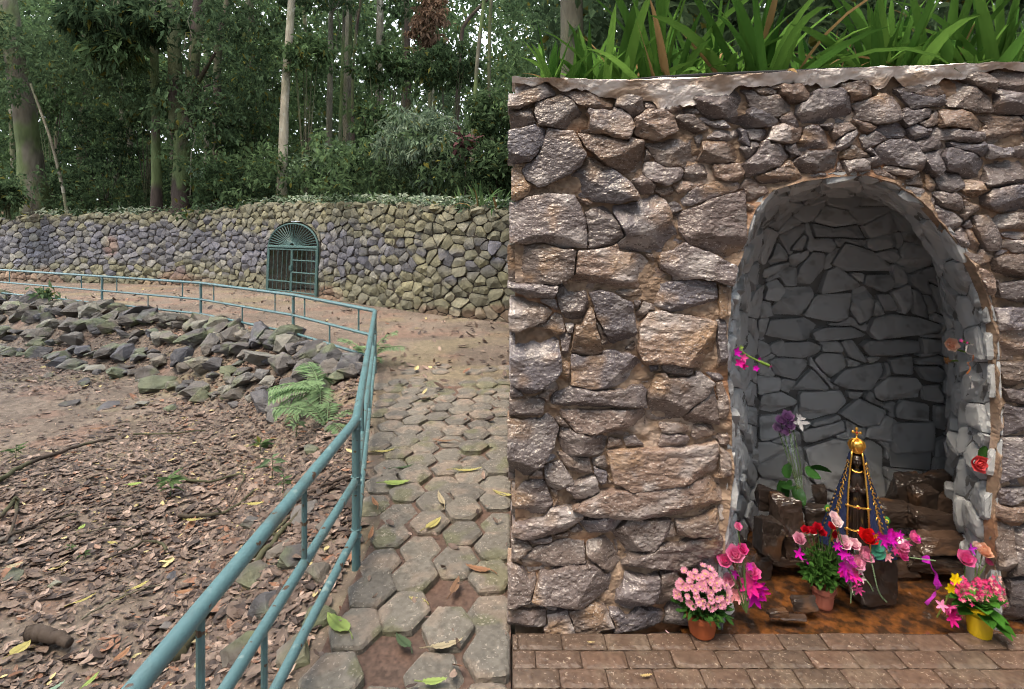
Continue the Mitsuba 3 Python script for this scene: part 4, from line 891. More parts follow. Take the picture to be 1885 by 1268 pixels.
RAW = {
 (945, 100, 5.284): ['0,290 60,285 340,300 380,360 330,380 180,430 60,490 0,505', '260,400 390,385 520,430 600,520 700,610 690,680 560,690 270,660 240,560', '0,560 90,490 240,470 245,560 200,640 20,690 0,700', '480,385 560,370 720,380 900,400 960,440 940,490 800,490 560,440',
  '720,610 780,510 900,500 1060,560 1130,620 1150,690 1100,800 900,740 690,720', '1010,450 1100,420 1230,440 1250,510 1200,550 1140,580 1010,480', '1160,600 1250,555 1450,570 1540,620 1580,720 1500,760 1380,810 1220,770 1165,700', '1300,490 1440,470 1600,500 1630,540 1500,580 1300,540', '0,700 150,700 280,730 260,830 200,960 150,1010 0,1030',
  '150,1080 240,930 300,780 430,690 540,700 590,800 680,970 640,1060 500,1150 370,1210 260,1260 160,1200 120,1130', '640,790 720,760 900,790 1100,820 1240,830 1250,960 1240,1100 1200,1160 1060,1110 940,1050 870,1000 780,920', '1340,880 1480,870 1600,800 1730,800 1790,960 1770,1020 1640,1050 1500,1050 1420,990', '1290,1080 1400,1060 1560,1070 1640,1130 1620,1190 1500,1240 1380,1200 1300,1140', '0,1210 100,1120 140,1190 160,1260 100,1350 0,1400', '540,1240 760,1010 900,1090 1000,1150 1150,1310 1180,1390 1000,1420 800,1390 640,1330', '1180,1230 1260,1190 1370,1250 1350,1320 1240,1350 1180,1290'],
 (1245, 100, 5.284): ['210,430 290,360 400,350 590,335 660,400 690,470 670,540 500,580 380,585 290,540', '640,350 760,360 800,410 900,430 1000,410 1130,500 1000,570 850,520 700,440', '740,340 850,330 970,360 960,400 880,415 790,390', '990,320 1220,310 1280,380 1240,420 1100,440 1010,400', '1220,560 1260,440 1400,370 1600,350 1680,420 1740,560 1690,610 1500,620 1280,630', '510,600 600,560 750,540 900,570 980,640 900,670 700,680 560,660', '1020,565 1110,540 1200,590 1260,650 1180,670 1100,640', '330,620 420,610 510,650 520,680 420,670', '730,700 820,690 880,730 840,790 750,790', '880,730 950,690 1100,690 1220,720 1200,800 1130,830 980,810 860,785',
  '1221,710 1280,670 1360,720 1450,730 1550,850 1500,890 1250,890', '1350,680 1420,650 1530,650 1510,700 1400,725', '1500,710 1580,650 1690,630 1740,690 1640,740 1560,810', '1565,840 1640,760 1740,720 1760,760 1700,870 1620,900', '380,790 450,730 570,710 600,780 560,810', '600,700 720,700 720,780 700,840 650,800', '270,1000 300,860 400,800 520,830 600,920 650,1000 560,1010 400,1020', '640,940 760,830 790,870 720,960 680,990', '690,990 780,880 880,860 900,920 1000,890 1090,980 1010,1050 850,1120 740,1150 700,1080', '1130,850 1200,830 1230,880 1220,950 1150,970 1125,930', '1190,1060 1260,920 1400,900 1540,890 1590,960 1560,1080 1400,1110 1250,1130', '20,1080 100,1050 200,1010 280,1060 290,1180 200,1210 80,1180', '400,1080 470,1010 600,1010 660,1040 670,1120 610,1190 500,1200 420,1160', '820,1180 900,1100 1050,1050 1180,1080 1240,1150 1200,1200 1000,1220 870,1230', '1590,960 1690,910 1760,900 1850,960 1700,980', '0,640 60,590 220,610 290,700 200,740 40,720'],
 (1565, 100, 5.284): ['-30,310 120,270 220,300 240,360 130,400 -20,435', '50,480 130,400 280,390 450,420 500,510 490,600 400,630 260,640 100,590', '540,300 600,240 720,240 870,260 920,340 860,370 700,345', '520,340 640,345 800,360 930,400 940,450 800,465 640,490 590,430', '920,260 1000,230 1100,250 1200,320 1330,380 1420,420 1380,530 1260,530 1100,480 980,470 940,360', '1080,220 1200,190 1300,210 1390,270 1400,360 1300,330 1180,270', '1400,240 1500,150 1690,180 1900,220 1900,350 1700,340 1560,310', '1410,330 1560,330 1700,360 1900,380 1900,560 1700,550 1460,540 1430,440', '560,550 650,500 760,480 820,540 790,570 680,620 600,660 560,610', '725,640 780,600 870,560 870,640 780,670', '870,560 980,540 1020,490 1150,540 1270,610 1320,680 1290,715 1100,690 940,670', '1340,600 1500,580 1640,590 1690,700 1690,830 1560,860 1380,830 1330,720', '640,720 720,650 780,720 780,770 690,800', '800,700 920,670 1100,700 1320,740 1310,790 1260,830 1100,810 880,780', '320,720 420,650 540,640 600,730 560,770 400,770', '50,610 160,620 260,670 200,730 150,700', '170,800 200,740 300,740 350,800 260,850 190,870', '0,920 60,850 150,860 180,910 100,960 0,970', '300,850 360,820 500,830 620,870 700,980 740,1100 640,1080 500,1050 380,1030 310,940', '640,850 760,790 880,830 930,870 840,890 720,910', '740,950 800,900 880,890 900,920 870,1000 890,1110 860,1150 790,1080', '890,1020 920,930 1010,930 1200,990 1340,1040 1300,1190 1160,1160 1080,1110 930,1090', '940,880 1080,850 1300,830 1330,960 1280,990 1130,950 1000,920', '1330,900 1480,860 1590,880 1570,960 1350,1000', '1310,1170 1430,1060 1540,1020 1700,1040 1900,1050 1900,1200 1700,1220 1480,1250 1340,1260', '420,1100 490,1050 640,1070 660,1120 600,1160 480,1130', '180,960 220,940 310,1040 250,1060', '0,1010 140,980 220,1060 200,1100 30,1120', '900,1180 1080,1170 1110,1270 1000,1310 920,1270', '1110,1190 1270,1210 1330,1300 1280,1380 1140,1300', '1600,880 1800,860 1850,980 1620,1000', '1720,600 1880,590 1880,820 1720,830'],
 (945, 320, 5.284): ['0,290 40,250 240,250 380,220 580,230 640,330 690,500 690,690 560,690 400,640 0,650', '705,400 780,360 900,330 1010,520 1040,590 960,660 820,690 705,700', '1010,320 1100,270 1260,240 1400,220 1480,290 1550,520 1640,640 1560,700 1400,740 1070,710 1040,560', '0,680 220,650 500,670 580,770 560,960 440,1040 0,1020', '530,1040 600,830 720,720 860,690 1000,690 1180,740 1300,850 1500,1010 1440,1040 1200,1090 900,1090 560,1110', '0,1060 60,1060 240,1040 410,1050 380,1180 230,1180 120,1120', '430,1070 520,1080 580,1160 700,1180 720,1260 640,1430 540,1410 480,1270'],
 (1145, 320, 5.284): ['570,400 720,350 900,270 1180,190 1190,400 1220,860 1080,830 900,730 680,660 610,560', '400,830 460,750 640,660 700,670 830,750 960,800 1090,850 1060,1060 900,1010 700,990 500,1010 430,940', '310,1130 420,1060 620,1010 780,1050 920,1085 915,1380 700,1345 500,1320 360,1260', '620,230 760,160 1000,70 1130,110 1090,170 900,240 720,290 640,280', '530,80 620,60 780,60 700,110 580,160', '1190,140 1260,60 1380,90 1430,200 1300,240 1220,220', '935,1090 1040,1070 1030,1370 935,1385'],
 (1145, 540, 5.284): ['190,560 220,320 300,220 520,200 800,210 900,280 910,740 720,700 500,650 260,680', '925,260 1010,260 1015,750 925,740', '430,690 700,720 700,780 480,790', '290,1000 360,820 550,790 780,810 880,890 820,980 640,1100 560,1230 300,1230', '650,1110 900,950 920,1260 650,1260', '930,940 1090,860 1105,1260 935,1250'],
 (945, 540, 5.284): ['0,90 120,80 340,190 290,250 120,310 0,350', '0,380 340,400 420,480 440,640 440,740 320,880 210,970 100,860 0,820', '600,560 640,330 740,150 830,560 720,580', '760,20 870,0 1150,110 1180,430 1060,540 980,480 860,250', '600,620 800,600 1000,590 1160,640 1300,720 1310,860 1180,860 1060,910 760,910 600,870', '840,330 950,440 960,540 870,580', '400,1030 560,950 760,950 1060,930 1230,900 1290,960 1290,1100 400,1110', '0,850 90,880 160,970 0,1000', '0,1010 180,1010 280,1080 250,1200 0,1200', '0,1290 80,1240 320,1210 420,1330 360,1500 200,1700 60,1860 0,1860', '480,1180 700,1130 1290,1140 1280,1330 1100,1390 620,1330', '440,1370 600,1380 900,1430 880,1560 700,1590 520,1540'],
 (1165, 780, 7.046): ['-270,420 0,400 720,390 1095,310 1095,640 1000,680 700,760 300,810 0,840 -200,760', '1105,330 1240,420 1250,640 1130,690'],
 (945, 820, 2.83): ['345,325 480,270 700,235 900,240 1060,180 1140,200 1130,280 1000,360 900,385 700,375 400,345', '20,240 150,215 190,300 150,370 0,400', '0,450 150,370 340,345 350,380 260,460 130,480', '370,420 480,390 560,400 490,460 420,480', '520,470 560,430 600,400 820,410 780,490 730,540 570,575', '870,410 960,385 1060,360 1060,460 880,460', '60,600 120,560 270,530 360,530 360,610 250,620 90,660', '360,510 440,500 510,520 565,600 500,660 400,570', '570,620 700,560 870,540 1080,490 1080,560 900,640 700,670 600,650', '115,770 160,670 380,640 480,640 560,680 540,740 400,800 270,830 180,800', '560,650 640,640 750,690 740,780 600,870 550,830', '750,690 850,670 870,790 770,840', '0,650 15,640 100,690 120,730 90,790 0,810', '0,850 150,860 160,990 100,1040 0,1020', '150,880 270,870 320,1010 200,1020', '260,850 400,830 470,860 510,940 400,970 320,980', '520,880 640,870 780,910 760,970 540,980', '780,930 850,850 910,880 930,960 800,960', '0,520 60,530 100,560 20,640', '260,70 380,60 400,150 330,150', '300,230 420,190 440,250 360,295', '180,130 240,110 300,200 260,240 190,210', '960,620 1080,600 1090,760 980,800', '930,830 1080,820 1090,950 950,960'],
 (1645, 320, 5.283): ['460,0 640,10 660,80 600,150 500,120', '680,30 850,70 870,250 780,240 670,160', '940,170 1080,130 1260,110 1500,110 1500,330 1260,330 1060,340 950,290', '480,200 640,170 660,330 540,290', '670,280 800,270 860,330 740,420 680,350', '850,430 940,420 1000,560 1090,660 1080,700 960,720 880,580', '1000,430 1260,380 1480,400 1480,520 1260,520 1010,530', '1120,550 1260,530 1460,540 1460,600 1260,600 1150,590', '1130,620 1260,620 1500,630 1500,740 1260,740 1140,680', '1040,850 1260,800 1500,810 1500,990 1260,990 1100,1020 1050,930', '1080,1060 1260,1040 1490,1060 1490,1220 1260,1220 1100,1180', '490,330 640,330 720,440 650,530 500,560 440,470', '560,590 720,560 740,700 640,690', '740,560 860,600 850,740 760,720', '760,790 900,760 1020,830 1010,930 850,860', '820,900 950,940 1010,1150 960,1180 870,1050'],
 (1645, 540, 5.283): ['1080,180 1260,170 1500,180 1500,320 1260,320 1100,340', '1040,430 1260,380 1480,390 1480,640 1260,640 1060,640', '1110,660 1260,650 1500,660 1500,910 1260,910 1140,880', '1160,980 1260,950 1480,960 1480,1080 1260,1080 1190,1060', '1100,1220 1200,1100 1260,1100 1500,1110 1500,1380 1260,1380 1160,1390 1090,1290'],
 (1645, 760, 5.283): ['1010,660 1120,310 1260,270 1480,280 1480,720 1260,720 1100,720', '1050,760 1160,740 1260,760 1500,760 1500,900 1260,900 1100,880', '990,960 1100,930 1260,950 1480,950 1480,1060 1260,1060 1160,1080 1060,1010'],
 (1685, 980, 6.04): ['890,20 940,-60 1100,0 1100,540 940,510 890,400', '1105,20 1200,0 1500,0 1500,540 1200,540 1110,550', '930,600 1080,560 1090,800 1080,1000 1010,880 1000,700', '1095,610 1200,590 1500,600 1500,1050 1200,1050 1120,1040', '930,950 990,900 1000,1060 930,1050'],
}
polys = []
for (ox, oy, s), rows in RAW.items():
    for r in rows:
        polys.append(Polygon([pw(ox + float(a) / s, oy + float(b) / s) for a, b in (t.split(',') for t in r.split())]).buffer(0))
ext = []                                             # beyond the right edge of the photograph the wall goes on
used = shapely.union_all(polys)
region = box(2.22, 0.0, 3.4, 2.3).intersection(face)
for c in voronoi_cells(region, 0.22, 0.14, rng):
    if c.intersection(used).area < 0.2 * c.area: ext.append(c)
void = face.buffer(-0.01).difference(used.buffer(0.009))     # small stones wedged in the wide joints
fill = []
for c in voronoi_cells(box(0.02, 0.02, 2.3, 2.12).intersection(face), 0.11, 0.07, rng):
    q = c.intersection(void)
    for g in (q.geoms if hasattr(q, 'geoms') else [q]):
        if isinstance(g, Polygon) and g.area > 0.0016 and rng.random() < 0.85: fill.append(g)
taken = None
for k, P in enumerate(polys + ext + fill):
    big = k < len(polys)
    P = P.buffer(0.016, join_style=2) if big else P.buffer(0.003)
    corner = P.bounds[0] < 0.02
    P = P.intersection(face.buffer(-0.004))
    if corner and not P.is_empty:                      # the quoins reach round the corner, each a little differently
        g = max(P.geoms, key=lambda a: a.area) if hasattr(P, 'geoms') else P
        x_ = rng.uniform(-0.040, 0.006); P = shapely.union_all([g] + [shapely.affinity.translate(g, -d_) for d_ in (0.012, 0.024, 0.036)]).intersection(box(x_, 0, 9, 3))
    if taken is not None: P = P.difference(taken)
    q = clean(P, 0.0026 if big else 0.004, 0.003) if not P.is_empty else None
    if q is None or q.area < 0.0006: continue
    taken = P if taken is None else taken.union(P)
    sz_ = math.sqrt(q.area)
    e = 0.0055; n = max(12, int(q.exterior.length / e)); b = np.array([q.exterior.interpolate(t / n, normalized=True).coords[0] for t in range(n)])   # chipped edges
    o = rng.uniform(0, 50, 3); j = np.c_[b, b[:, 0] * 0]; b = b + np.stack([meshkit.fbm(j * 38 + o, 3) - .5, meshkit.fbm(j * 38 + o + 40, 3) - .5], 1) * 0.016
    q2 = Polygon(b).buffer(0); q2 = max(q2.geoms, key=lambda g: g.area) if hasattr(q2, 'geoms') else q2
    q2 = Polygon(q2.exterior).intersection((face.union(box(-0.04, 0, 0.02, 2.18)) if corner else face).buffer(-0.002))
    if hasattr(q2, 'geoms'): q2 = max(q2.geoms, key=lambda g: g.area)
    right = q2.centroid.x > 2.2
    h0 = np.clip(0.030 + 0.13 * sz_ + rng.normal(0, 0.008), 0.024, 0.058) if big else 0.026
    m, uv = stone(Polygon(q2.exterior), wmap, rng, h0=h0, res=0.0105 if not right else 0.02, tilt=0.20, under=0.78, bevel=0.004, amp=0.0085, back=-0.09 if corner else -0.02, freq=22, edge=0.008, side=0.6)
    part(wall, 'stone', m, 'wall_stone_material', uv=uv)
# the wall runs on to the right of the photograph
end_ = Polygon([(3.44, -0.1), (3.44, 2.28), (9.5, 2.28), (9.5, -0.1)])
p, tri, d, sz = tri_poly(end_, 0.07, rng); part(wall, 'end_mortar', (wmap(p[:, 0], p[:, 1], 0.012 + 0.02 * rng.random(len(p))), tri), 'mortar_material')
es = []
for c in voronoi_cells(end_, 0.2, 0.13, rng):
    q = clean(c, 0.007, 0.008)
    if q is not None and q.area > 0.004: es.append(stone(q, wmap, rng, h0=0.05, res=0.04, tilt=0.2, under=0.7, bevel=0.01, amp=0.008, back=-0.02, freq=18, edge=0.035, side=0.5))
part(wall, 'end_facing', cat(*[a[0] for a in es]), 'wall_stone_material', uv=np.vstack([a[1] for a in es]), kind='stuff')
part(wall, 'end_cap', trimesh.creation.box((6.1, 0.26, 0.05), trans((6.45, D0 + 0.07, 2.29))), 'cap_material')
# rough pale mortar cap along the top
cx = np.linspace(0.0, top_uv[-1, 0], 300); prof = np.linspace(0, 1, 26)
rng = np.random.default_rng(3)
V = []
for k, x in enumerate(cx):
    px = x / DS * 1000 + 942.5
    hgt = np.interp(px, [945, 1040, 1150, 1240, 1290, 1400, 1520, 1650, 1760, 1850, 2500], [.02, .035, .06, .09, .075, .05, .045, .07, .05, .03, .04]) * (0.25 + 1.6 * meshkit.fbm(np.array([[x * 14, 1, 2]]), 4)[0])
    zt = top_z(x) + 0.006; a = prof
    y = np.where(a < .45, D0 - 0.062 + 0.03 * (1 - a / .45), np.where(a < .6, D0 - 0.062 + (a - .45) / .15 * 0.03, D0 - 0.032 + (a - .6) / .4 * 0.2)); z = np.where(a < .45, zt - hgt + a / .45 * hgt * 0.93, zt - np.interp(a, [.45, .6, 1], [.07 * hgt, 0, 0.004]))
    V.append(np.stack([np.full(26, x), y, z], -1))
V = np.array(V).reshape(-1, 3); dn = meshkit.fbm(V * 16, 4) - 0.5; V[:, 1] -= 0.045 * dn; V[:, 2] += 0.016 * (meshkit.fbm(V * 21 + 30, 3) - 0.5)
i, j = np.meshgrid(np.arange(299), np.arange(25), indexing='ij'); a = (i * 26 + j).ravel()
part(wall, 'mortar_cap', (V, np.vstack([np.stack([a, a + 26, a + 27], 1), np.stack([a, a + 27, a + 1], 1)])), 'cap_material')
# the wall's left return along the path
ret = Polygon([(2.28, -0.05), (2.28, 2.15), (9.3, 1.95), (9.3, -0.05)])
def rmap(u, v, h): return np.stack([0.014 + 0.011 * (u - 2.28) + 0.028 - h, u, v], -1)
p, tri, d, sz = tri_poly(ret, 0.08, rng); part(wall, 'side_mortar', (rmap(p[:, 0], p[:, 1], 0.012 * rng.random(len(p)) - 0.01), tri), 'mortar_material')
side = []
for c in voronoi_cells(ret, 0.27, 0.17, rng):
    q = clean(c, 0.012, 0.02)
    if q is None or q.area < 0.006: continue
    side.append(stone(q, rmap, rng, h0=0.02, res=0.06, tilt=0.03, under=0.0, bevel=0.02, amp=0.006, back=-0.03, freq=8, edge=0.05, side=0.0))
part(wall, 'side_facing', cat(*[a[0] for a in side]), 'wall_stone_material', uv=np.vstack([a[1] for a in side]), kind='stuff')

# ---- niche lining
LA = LineString(arch_uv); NT = 140
fr = np.array([LA.interpolate(k / (NT - 1), normalized=True).coords[0] for k in range(NT)])
BACK = [(1398, 1130), (1398, 1000), (1398, 800), (1398, 600), (1408, 500), (1432, 430), (1475, 385), (1530, 362), (1590, 358), (1640, 368), (1690, 400), (1722, 450), (1742, 520), (1750, 620), (1752, 800), (1752, 1000), (1752, 1130)]
YB = 3.12
bk = np.array([W(a, b, YB)[[0, 2]] for a, b in BACK]); LB = LineString(bk)
bb = np.array([LB.interpolate(k / (NT - 1), normalized=True).coords[0] for k in range(NT)])
tl = np.r_[0, np.cumsum(np.linalg.norm(np.diff((fr + bb) / 2, axis=0), axis=1))]
YF = D0 - 0.022
def lerp2(t, s):                        # s in metres of depth
    f = np.stack([np.interp(t, tl, fr[:, 0]), np.interp(t, tl, fr[:, 1])], -1); b = np.stack([np.interp(t, tl, bb[:, 0]), np.interp(t, tl, bb[:, 1])], -1)
    k = np.clip(s / (YB - YF), -0.05, 1.05); kk = (0.55 * k + 0.45 * k ** 2)[:, None]
    xz = f * (1 - kk) + b * kk
    return np.c_[xz[:, 0], YF + s, xz[:, 1]]
ctr = np.array([1.68, 2.65, 0.95])
def nmap(t, s, h):
    t, s, h = np.broadcast_arrays(np.asarray(t, float), np.asarray(s, float), np.asarray(h, float))
    P = lerp2(t, s); a = lerp2(np.clip(t + .01, 0, tl[-1]), s) - lerp2(np.clip(t - .01, 0, tl[-1]), s); b = lerp2(t, s + .01) - lerp2(t, s - .01)
    n = np.cross(a, b); n /= np.linalg.norm(n, axis=1, keepdims=True) + 1e-9
    n *= np.sign(((ctr - P) * n).sum(1))[:, None]
    return P + n * h[:, None]
niche = f'{wall}__niche'
tt, ss = np.linspace(0, tl[-1], 160), np.linspace(0, YB - YF, 24)
Tg, Sg = np.meshgrid(tt, ss, indexing='ij'); Vn = nmap(Tg.ravel(), Sg.ravel(), 0.008 * rng.normal(size=Tg.size) - 0.006)
i, j = np.meshgrid(np.arange(159), np.arange(23), indexing='ij'); a = (i * 24 + j).ravel()
Fn = np.vstack([np.stack([a, a + 24, a + 25], 1), np.stack([a, a + 25, a + 1], 1)])
scene['niche_joint'] = two(principled((0.15, 0.15, 0.15), 0.8, 0.2))
bpoly = Polygon(bb).buffer(0.02)
p, tri, d, sz = tri_poly(bpoly, 0.08, rng)
bm = np.c_[p[:, 0], np.full(len(p), YB + 0.012) + 0.006 * rng.normal(size=len(p)), p[:, 1]]
add(niche, cat((Vn, Fn), (bm, tri)), 'niche_joint'); counts[niche] = 1
for c in voronoi_cells(box(0.02, 0.0, tl[-1] - 0.02, YB - YF - 0.03), 0.15, 0.19, rng, jit=0.42):
    q = clean(c, 0.003, 0.006)
    if q is None or q.area < 0.0015: continue
    front = q.centroid.y < 0.14
    m, uv = stone(q, nmap, rng, h0=0.016 if front else 0.022, res=0.018, tilt=0.16, under=0.3, bevel=0.008, amp=0.006, back=-0.02, freq=20, edge=0.02, side=0.5)
    part(niche, 'stone', m, 'painted_stone_material', uv=uv)
def bmap(u, v, h): return np.stack([u, YB - h, v], -1)
# back wall: slabs as seen, the rest filled in
SL = ['45,400 40,370 110,340 145,410 100,470 20,460', '150,390 300,385 310,440 230,545 90,545 70,520', '320,430 520,420 500,490 490,560 440,585 350,575 240,550', '530,400 600,380 640,460 620,560 560,600 510,520', '60,570 260,558 330,600 280,680 200,690 30,660', '285,640 360,612 520,612 610,660 480,680 310,690', '600,630 640,560 760,540 900,560 1020,600 1000,640 830,660 640,680', '560,720 600,685 760,680 900,690 900,750 760,770 600,770', '90,780 150,700 280,690 350,720 320,760 230,785', '300,790 350,755 470,760 490,830 400,895 340,850', '450,690 520,680 610,820 500,780', '50,800 90,785 270,790 270,830 200,905 90,880', '165,970 290,840 390,950 380,965', '400,920 480,850 690,810 700,860 620,965 480,955', '720,790 850,770 860,880 740,870', '870,830 1000,830 1060,870 1000,920 920,910', '640,960 720,890 880,895 910,940 900,1010 700,1030 650,1010', '915,940 1030,935 1030,1040 915,1020', '10,990 120,970 215,1020 180,1060 80,1095 0,1080', '225,975 460,965 490,1030 420,1100 300,1135 220,1120', '490,970 600,975 540,1015 500,1010', '440,1095 560,1010 710,1080 660,1150 560,1165', '760,1060 800,1020 950,1045 940,1140 760,1120', '0,1110 160,1100 210,1180 60,1240 0,1250', '235,1190 470,1130 480,1190 300,1250 240,1250', '740,1150 980,1140 970,1420 740,1400', '380,300 440,270 560,370 540,400 330,430', '590,320 740,320 760,390 690,420 580,370', '220,280 300,190 370,200 360,290 300,375 210,370', '400,260 480,140 640,190 740,270 740,300 480,300', '50,250 110,130 150,200 160,240 30,280', '170,180 250,90 270,110 240,190', '630,200 770,170 780,230 740,260', '650,430 740,430 780,520 700,530', '250,1290 420,1240 640,1250 700,1290 700,1560 560,1580 300,1480', '980,1050 1050,1050 1060,1200 990,1180', '870,790 1010,770 1060,800 1000,820 870,820', '850,390 900,420 960,570 860,540', '940,360 1020,400 1080,560 1010,540', '290,30 420,60 560,40 600,120 450,110 310,110']
sp = []
for r in SL:
    sp.append(Polygon([W(1400 + float(a) / 3.019, 400 + float(b) / 3.019, YB - 0.03)[[0, 2]] for a, b in (t.split(',') for t in r.split())]).buffer(0))
used = shapely.union_all(sp).buffer(0.006)
more = []
for c in voronoi_cells(bpoly, 0.19, 0.12, rng):
    q = c.difference(used)
    for g in (q.geoms if hasattr(q, 'geoms') else [q]):
        if isinstance(g, Polygon) and g.area > 0.003: more.append(g)
for P in sp + more:
    q = clean(P.intersection(bpoly), 0.002, 0.006)
    if q is None or q.area < 0.001: continue
    m, uv = stone(q, bmap, rng, h0=0.03, res=0.018, tilt=0.10, under=0.2, bevel=0.006, amp=0.006, back=-0.02, freq=16, edge=0.02, side=0.15)
    part(niche, 'stone', m, 'painted_stone_material', uv=uv)
# wall core behind the niche so that no light leaks in
part(wall, 'core', cat(trimesh.creation.box((3.3, 0.1, 2.0), trans((2.1, YB + 0.12, 1.05))), trimesh.creation.box((2.6, 0.9, 0.06), trans((1.9, 2.74, 2.02)))), 'mortar_material')
# terrace soil behind the wall
tz = lambda x, y: np.where(y < 2.5, 2.10, 2.14) + 0.03 * hnoise(x, y, 3, 6) + np.clip(y - 8, 0, 2) * 0.03
structure('terrace_soil', grid_mesh(np.linspace(0.06, 14, 60), np.linspace(2.32, 10.2, 50), tz), 'hill_material', smooth=True)

# ---- brick paving and pool
brick = 'brick_pavement'; labels[brick] = {'kind': 'structure'}
add(brick, grid_mesh(np.linspace(0.0, 10, 100), np.linspace(-2, 2.185, 60), lambda x, y: -0.012 + 0.004 * hnoise(x, y, 12, 8)), 'joint_earth', smooth=True)
rng = np.random.default_rng(17); bw, bd = 0.172, 0.088; nbk = 0
for r in range(22):
    y1 = 2.180 - r * bd; 
    if y1 < 1.0: break
    off = rng.uniform(0, 0.03) + (r % 2) * bw / 2
    for c in range(-1, 22):
        x0 = off + c * bw
        b_ = box(max(x0, 0.004), y1 - bd + 0.003, x0 + bw - 0.004, y1 - 0.001)
        if x0 + bw < 0.02 or x0 > y1 * 1.06 or nbk >= 300: continue
        tx, ty, z0 = rng.normal(0, .006), rng.normal(0, .008), rng.normal(0, .0012)
        cx_, cy_ = x0 + bw / 2, y1 - bd / 2
        mp = lambda u, v, h, cx_=cx_, cy_=cy_, tx=tx, ty=ty, z0=z0: np.stack([u, v, z0 - 0.004 + h + tx * (u - cx_) + ty * (v - cy_)], -1)
        m, uv = stone(b_.buffer(-.004).buffer(.004), mp, rng, h0=0.004, res=0.016, tilt=0, under=0, bevel=0.006, amp=0.0012, back=-.06, freq=25, side=0, edge=0.02)
        part(brick, 'brick', m, 'brick_material', uv=uv); nbk += 1
far_ = []
for r in range(36):
    y1 = 2.180 - r * bd
    for c in range(-1, 56):
        x0 = (r % 2) * bw / 2 + c * bw + 0.015
        if x0 + bw < 0.02 or (x0 <= y1 * 1.06 and y1 >= 1.0 and r < 22): continue
        far_.append(trimesh.creation.box((bw - .005, bd - .005, .05), trans((max(x0, .0) + bw / 2, y1 - bd / 2, -.0255 + rng.normal(0, .001)))))
part(brick, 'brick_field', cat(*far_), 'brick_material', kind='stuff')
xs, ys = np.linspace(0.7, 2.5, 90), np.linspace(2.165, YB + .05, 60)
scene['joint_earth'] = two(principled((0.045, 0.032, 0.025), .9, .2))
structure('pool_bed', grid_mesh(xs, ys, lambda x, y: -0.045 + 0.012 * hnoise(x, y, 7, 1) + 0.008 * hnoise(x, y, 25, 2)), 'pool_material', smooth=True)
structure('pool_water', grid_mesh(np.linspace(0.75, 2.4, 260), np.linspace(2.183, YB, 120), lambda x, y: -0.016 + 0.0010 * hnoise(x, y, 14, 3, 2) + 0.0005 * hnoise(x, y, 45, 4, 2)), 'water_material', smooth=True)
# ---- boulders in the niche, statue, flowers
rng = np.random.default_rng(61)
def boulder(px, py, w, h, Y, label, tilt=0, group=None):
    key = thing('boulder', label, 'rock', group)
    c = W(px, py, Y); pts = rng.uniform(-1, 1, (26, 3)); pts = np.sign(pts) * np.abs(pts) ** 0.45
    hu = ConvexHull(pts); m = trimesh.Trimesh(pts, hu.simplices); m.remove_unreferenced_vertices(); m.fix_normals(); m = m.subdivide().subdivide().subdivide().subdivide()
    v = np.array(m.vertices); v = trimesh.smoothing.filter_taubin(m.copy(), iterations=4).vertices.copy()
    v *= 1 + 0.34 * (meshkit.fbm(v * 1.9 + rng.uniform(0, 50, 3), 5) - .5)[:, None]
    v *= np.array([w * .9, (w + h) * 0.27, h * .9]) / 2000 * Y
    stone_id[0] += 1; uv = np.c_[v[:, 0] + .3 * v[:, 1] + 10 * (stone_id[0] % 400), v[:, 2] + .3 * v[:, 1]]
    R = rot([0, 1, 0], tilt)[:3, :3]; add(key, (v @ R.T + c, m.faces), 'boulder_material', uv=uv)
B = 'brown rocks piled round the back of the niche'
for a in ((1412, 918, 56, 44, 2.66, 'brown rock against the left niche wall, topmost of the left pile', 12), (1447, 950, 56, 86, 2.56, 'upright rust-brown rock in the left pile'), (1510, 950, 70, 50, 2.66, 'dark brown rock between the upright rust-brown one and the statue', -5), (1508, 912, 30, 42, 2.76, 'small upright block behind the dark brown rock, left of the statue'), (1414, 985, 48, 90, 2.56, 'tall narrow rock at the left foot of the niche', 4), (1470, 1000, 76, 54, 2.60, 'brown rock under the upright rust-brown one, behind the red flower pot'), (1455, 1030, 130, 40, 2.60, 'low flat rock at the water edge, left'), (1400, 1040, 40, 50, 2.6, 'rock in the left corner at the water'),
          (1668, 905, 70, 70, 2.82, 'black-brown rock at the top of the right pile'), (1725, 895, 60, 60, 2.84, 'dark grey rock right of the topmost one in the right pile'), (1650, 945, 84, 50, 2.70, 'rounded dark rock just right of the statue'), (1700, 925, 50, 70, 2.74, 'upright dark rock in the middle of the right pile'), (1740, 930, 60, 50, 2.74, 'dark rock under the grey one at the right'), (1715, 962, 88, 56, 2.62, 'angular wet brown rock, broadest of the right pile', 6), (1735, 998, 110, 46, 2.56, 'long flat dark rock below the broadest one'), (1640, 1000, 90, 40, 2.6, 'dark rock behind the bouquets right of the statue'), (1720, 1030, 130, 44, 2.58, 'low dark rock at the water edge, right'), (1650, 1035, 90, 44, 2.60, 'dark rock beside the pedestal block'), (1540, 1025, 90, 50, 2.64, 'dark rock left of the pedestal block'), (1585, 1010, 110, 50, 2.62, 'dark rock behind the pedestal block')):
    boulder(*a[:6], tilt=a[6] if len(a) > 6 else 0)
boulder(1481, 1110, 56, 26, 2.31, 'grey flat rock standing out of the water'); boulder(1430, 1128, 42, 18, 2.27, 'small dark rock in the water, left of the grey flat one'); boulder(1458, 1136, 60, 5, 2.265, 'thin sunken slab in front of the two rocks in the water')
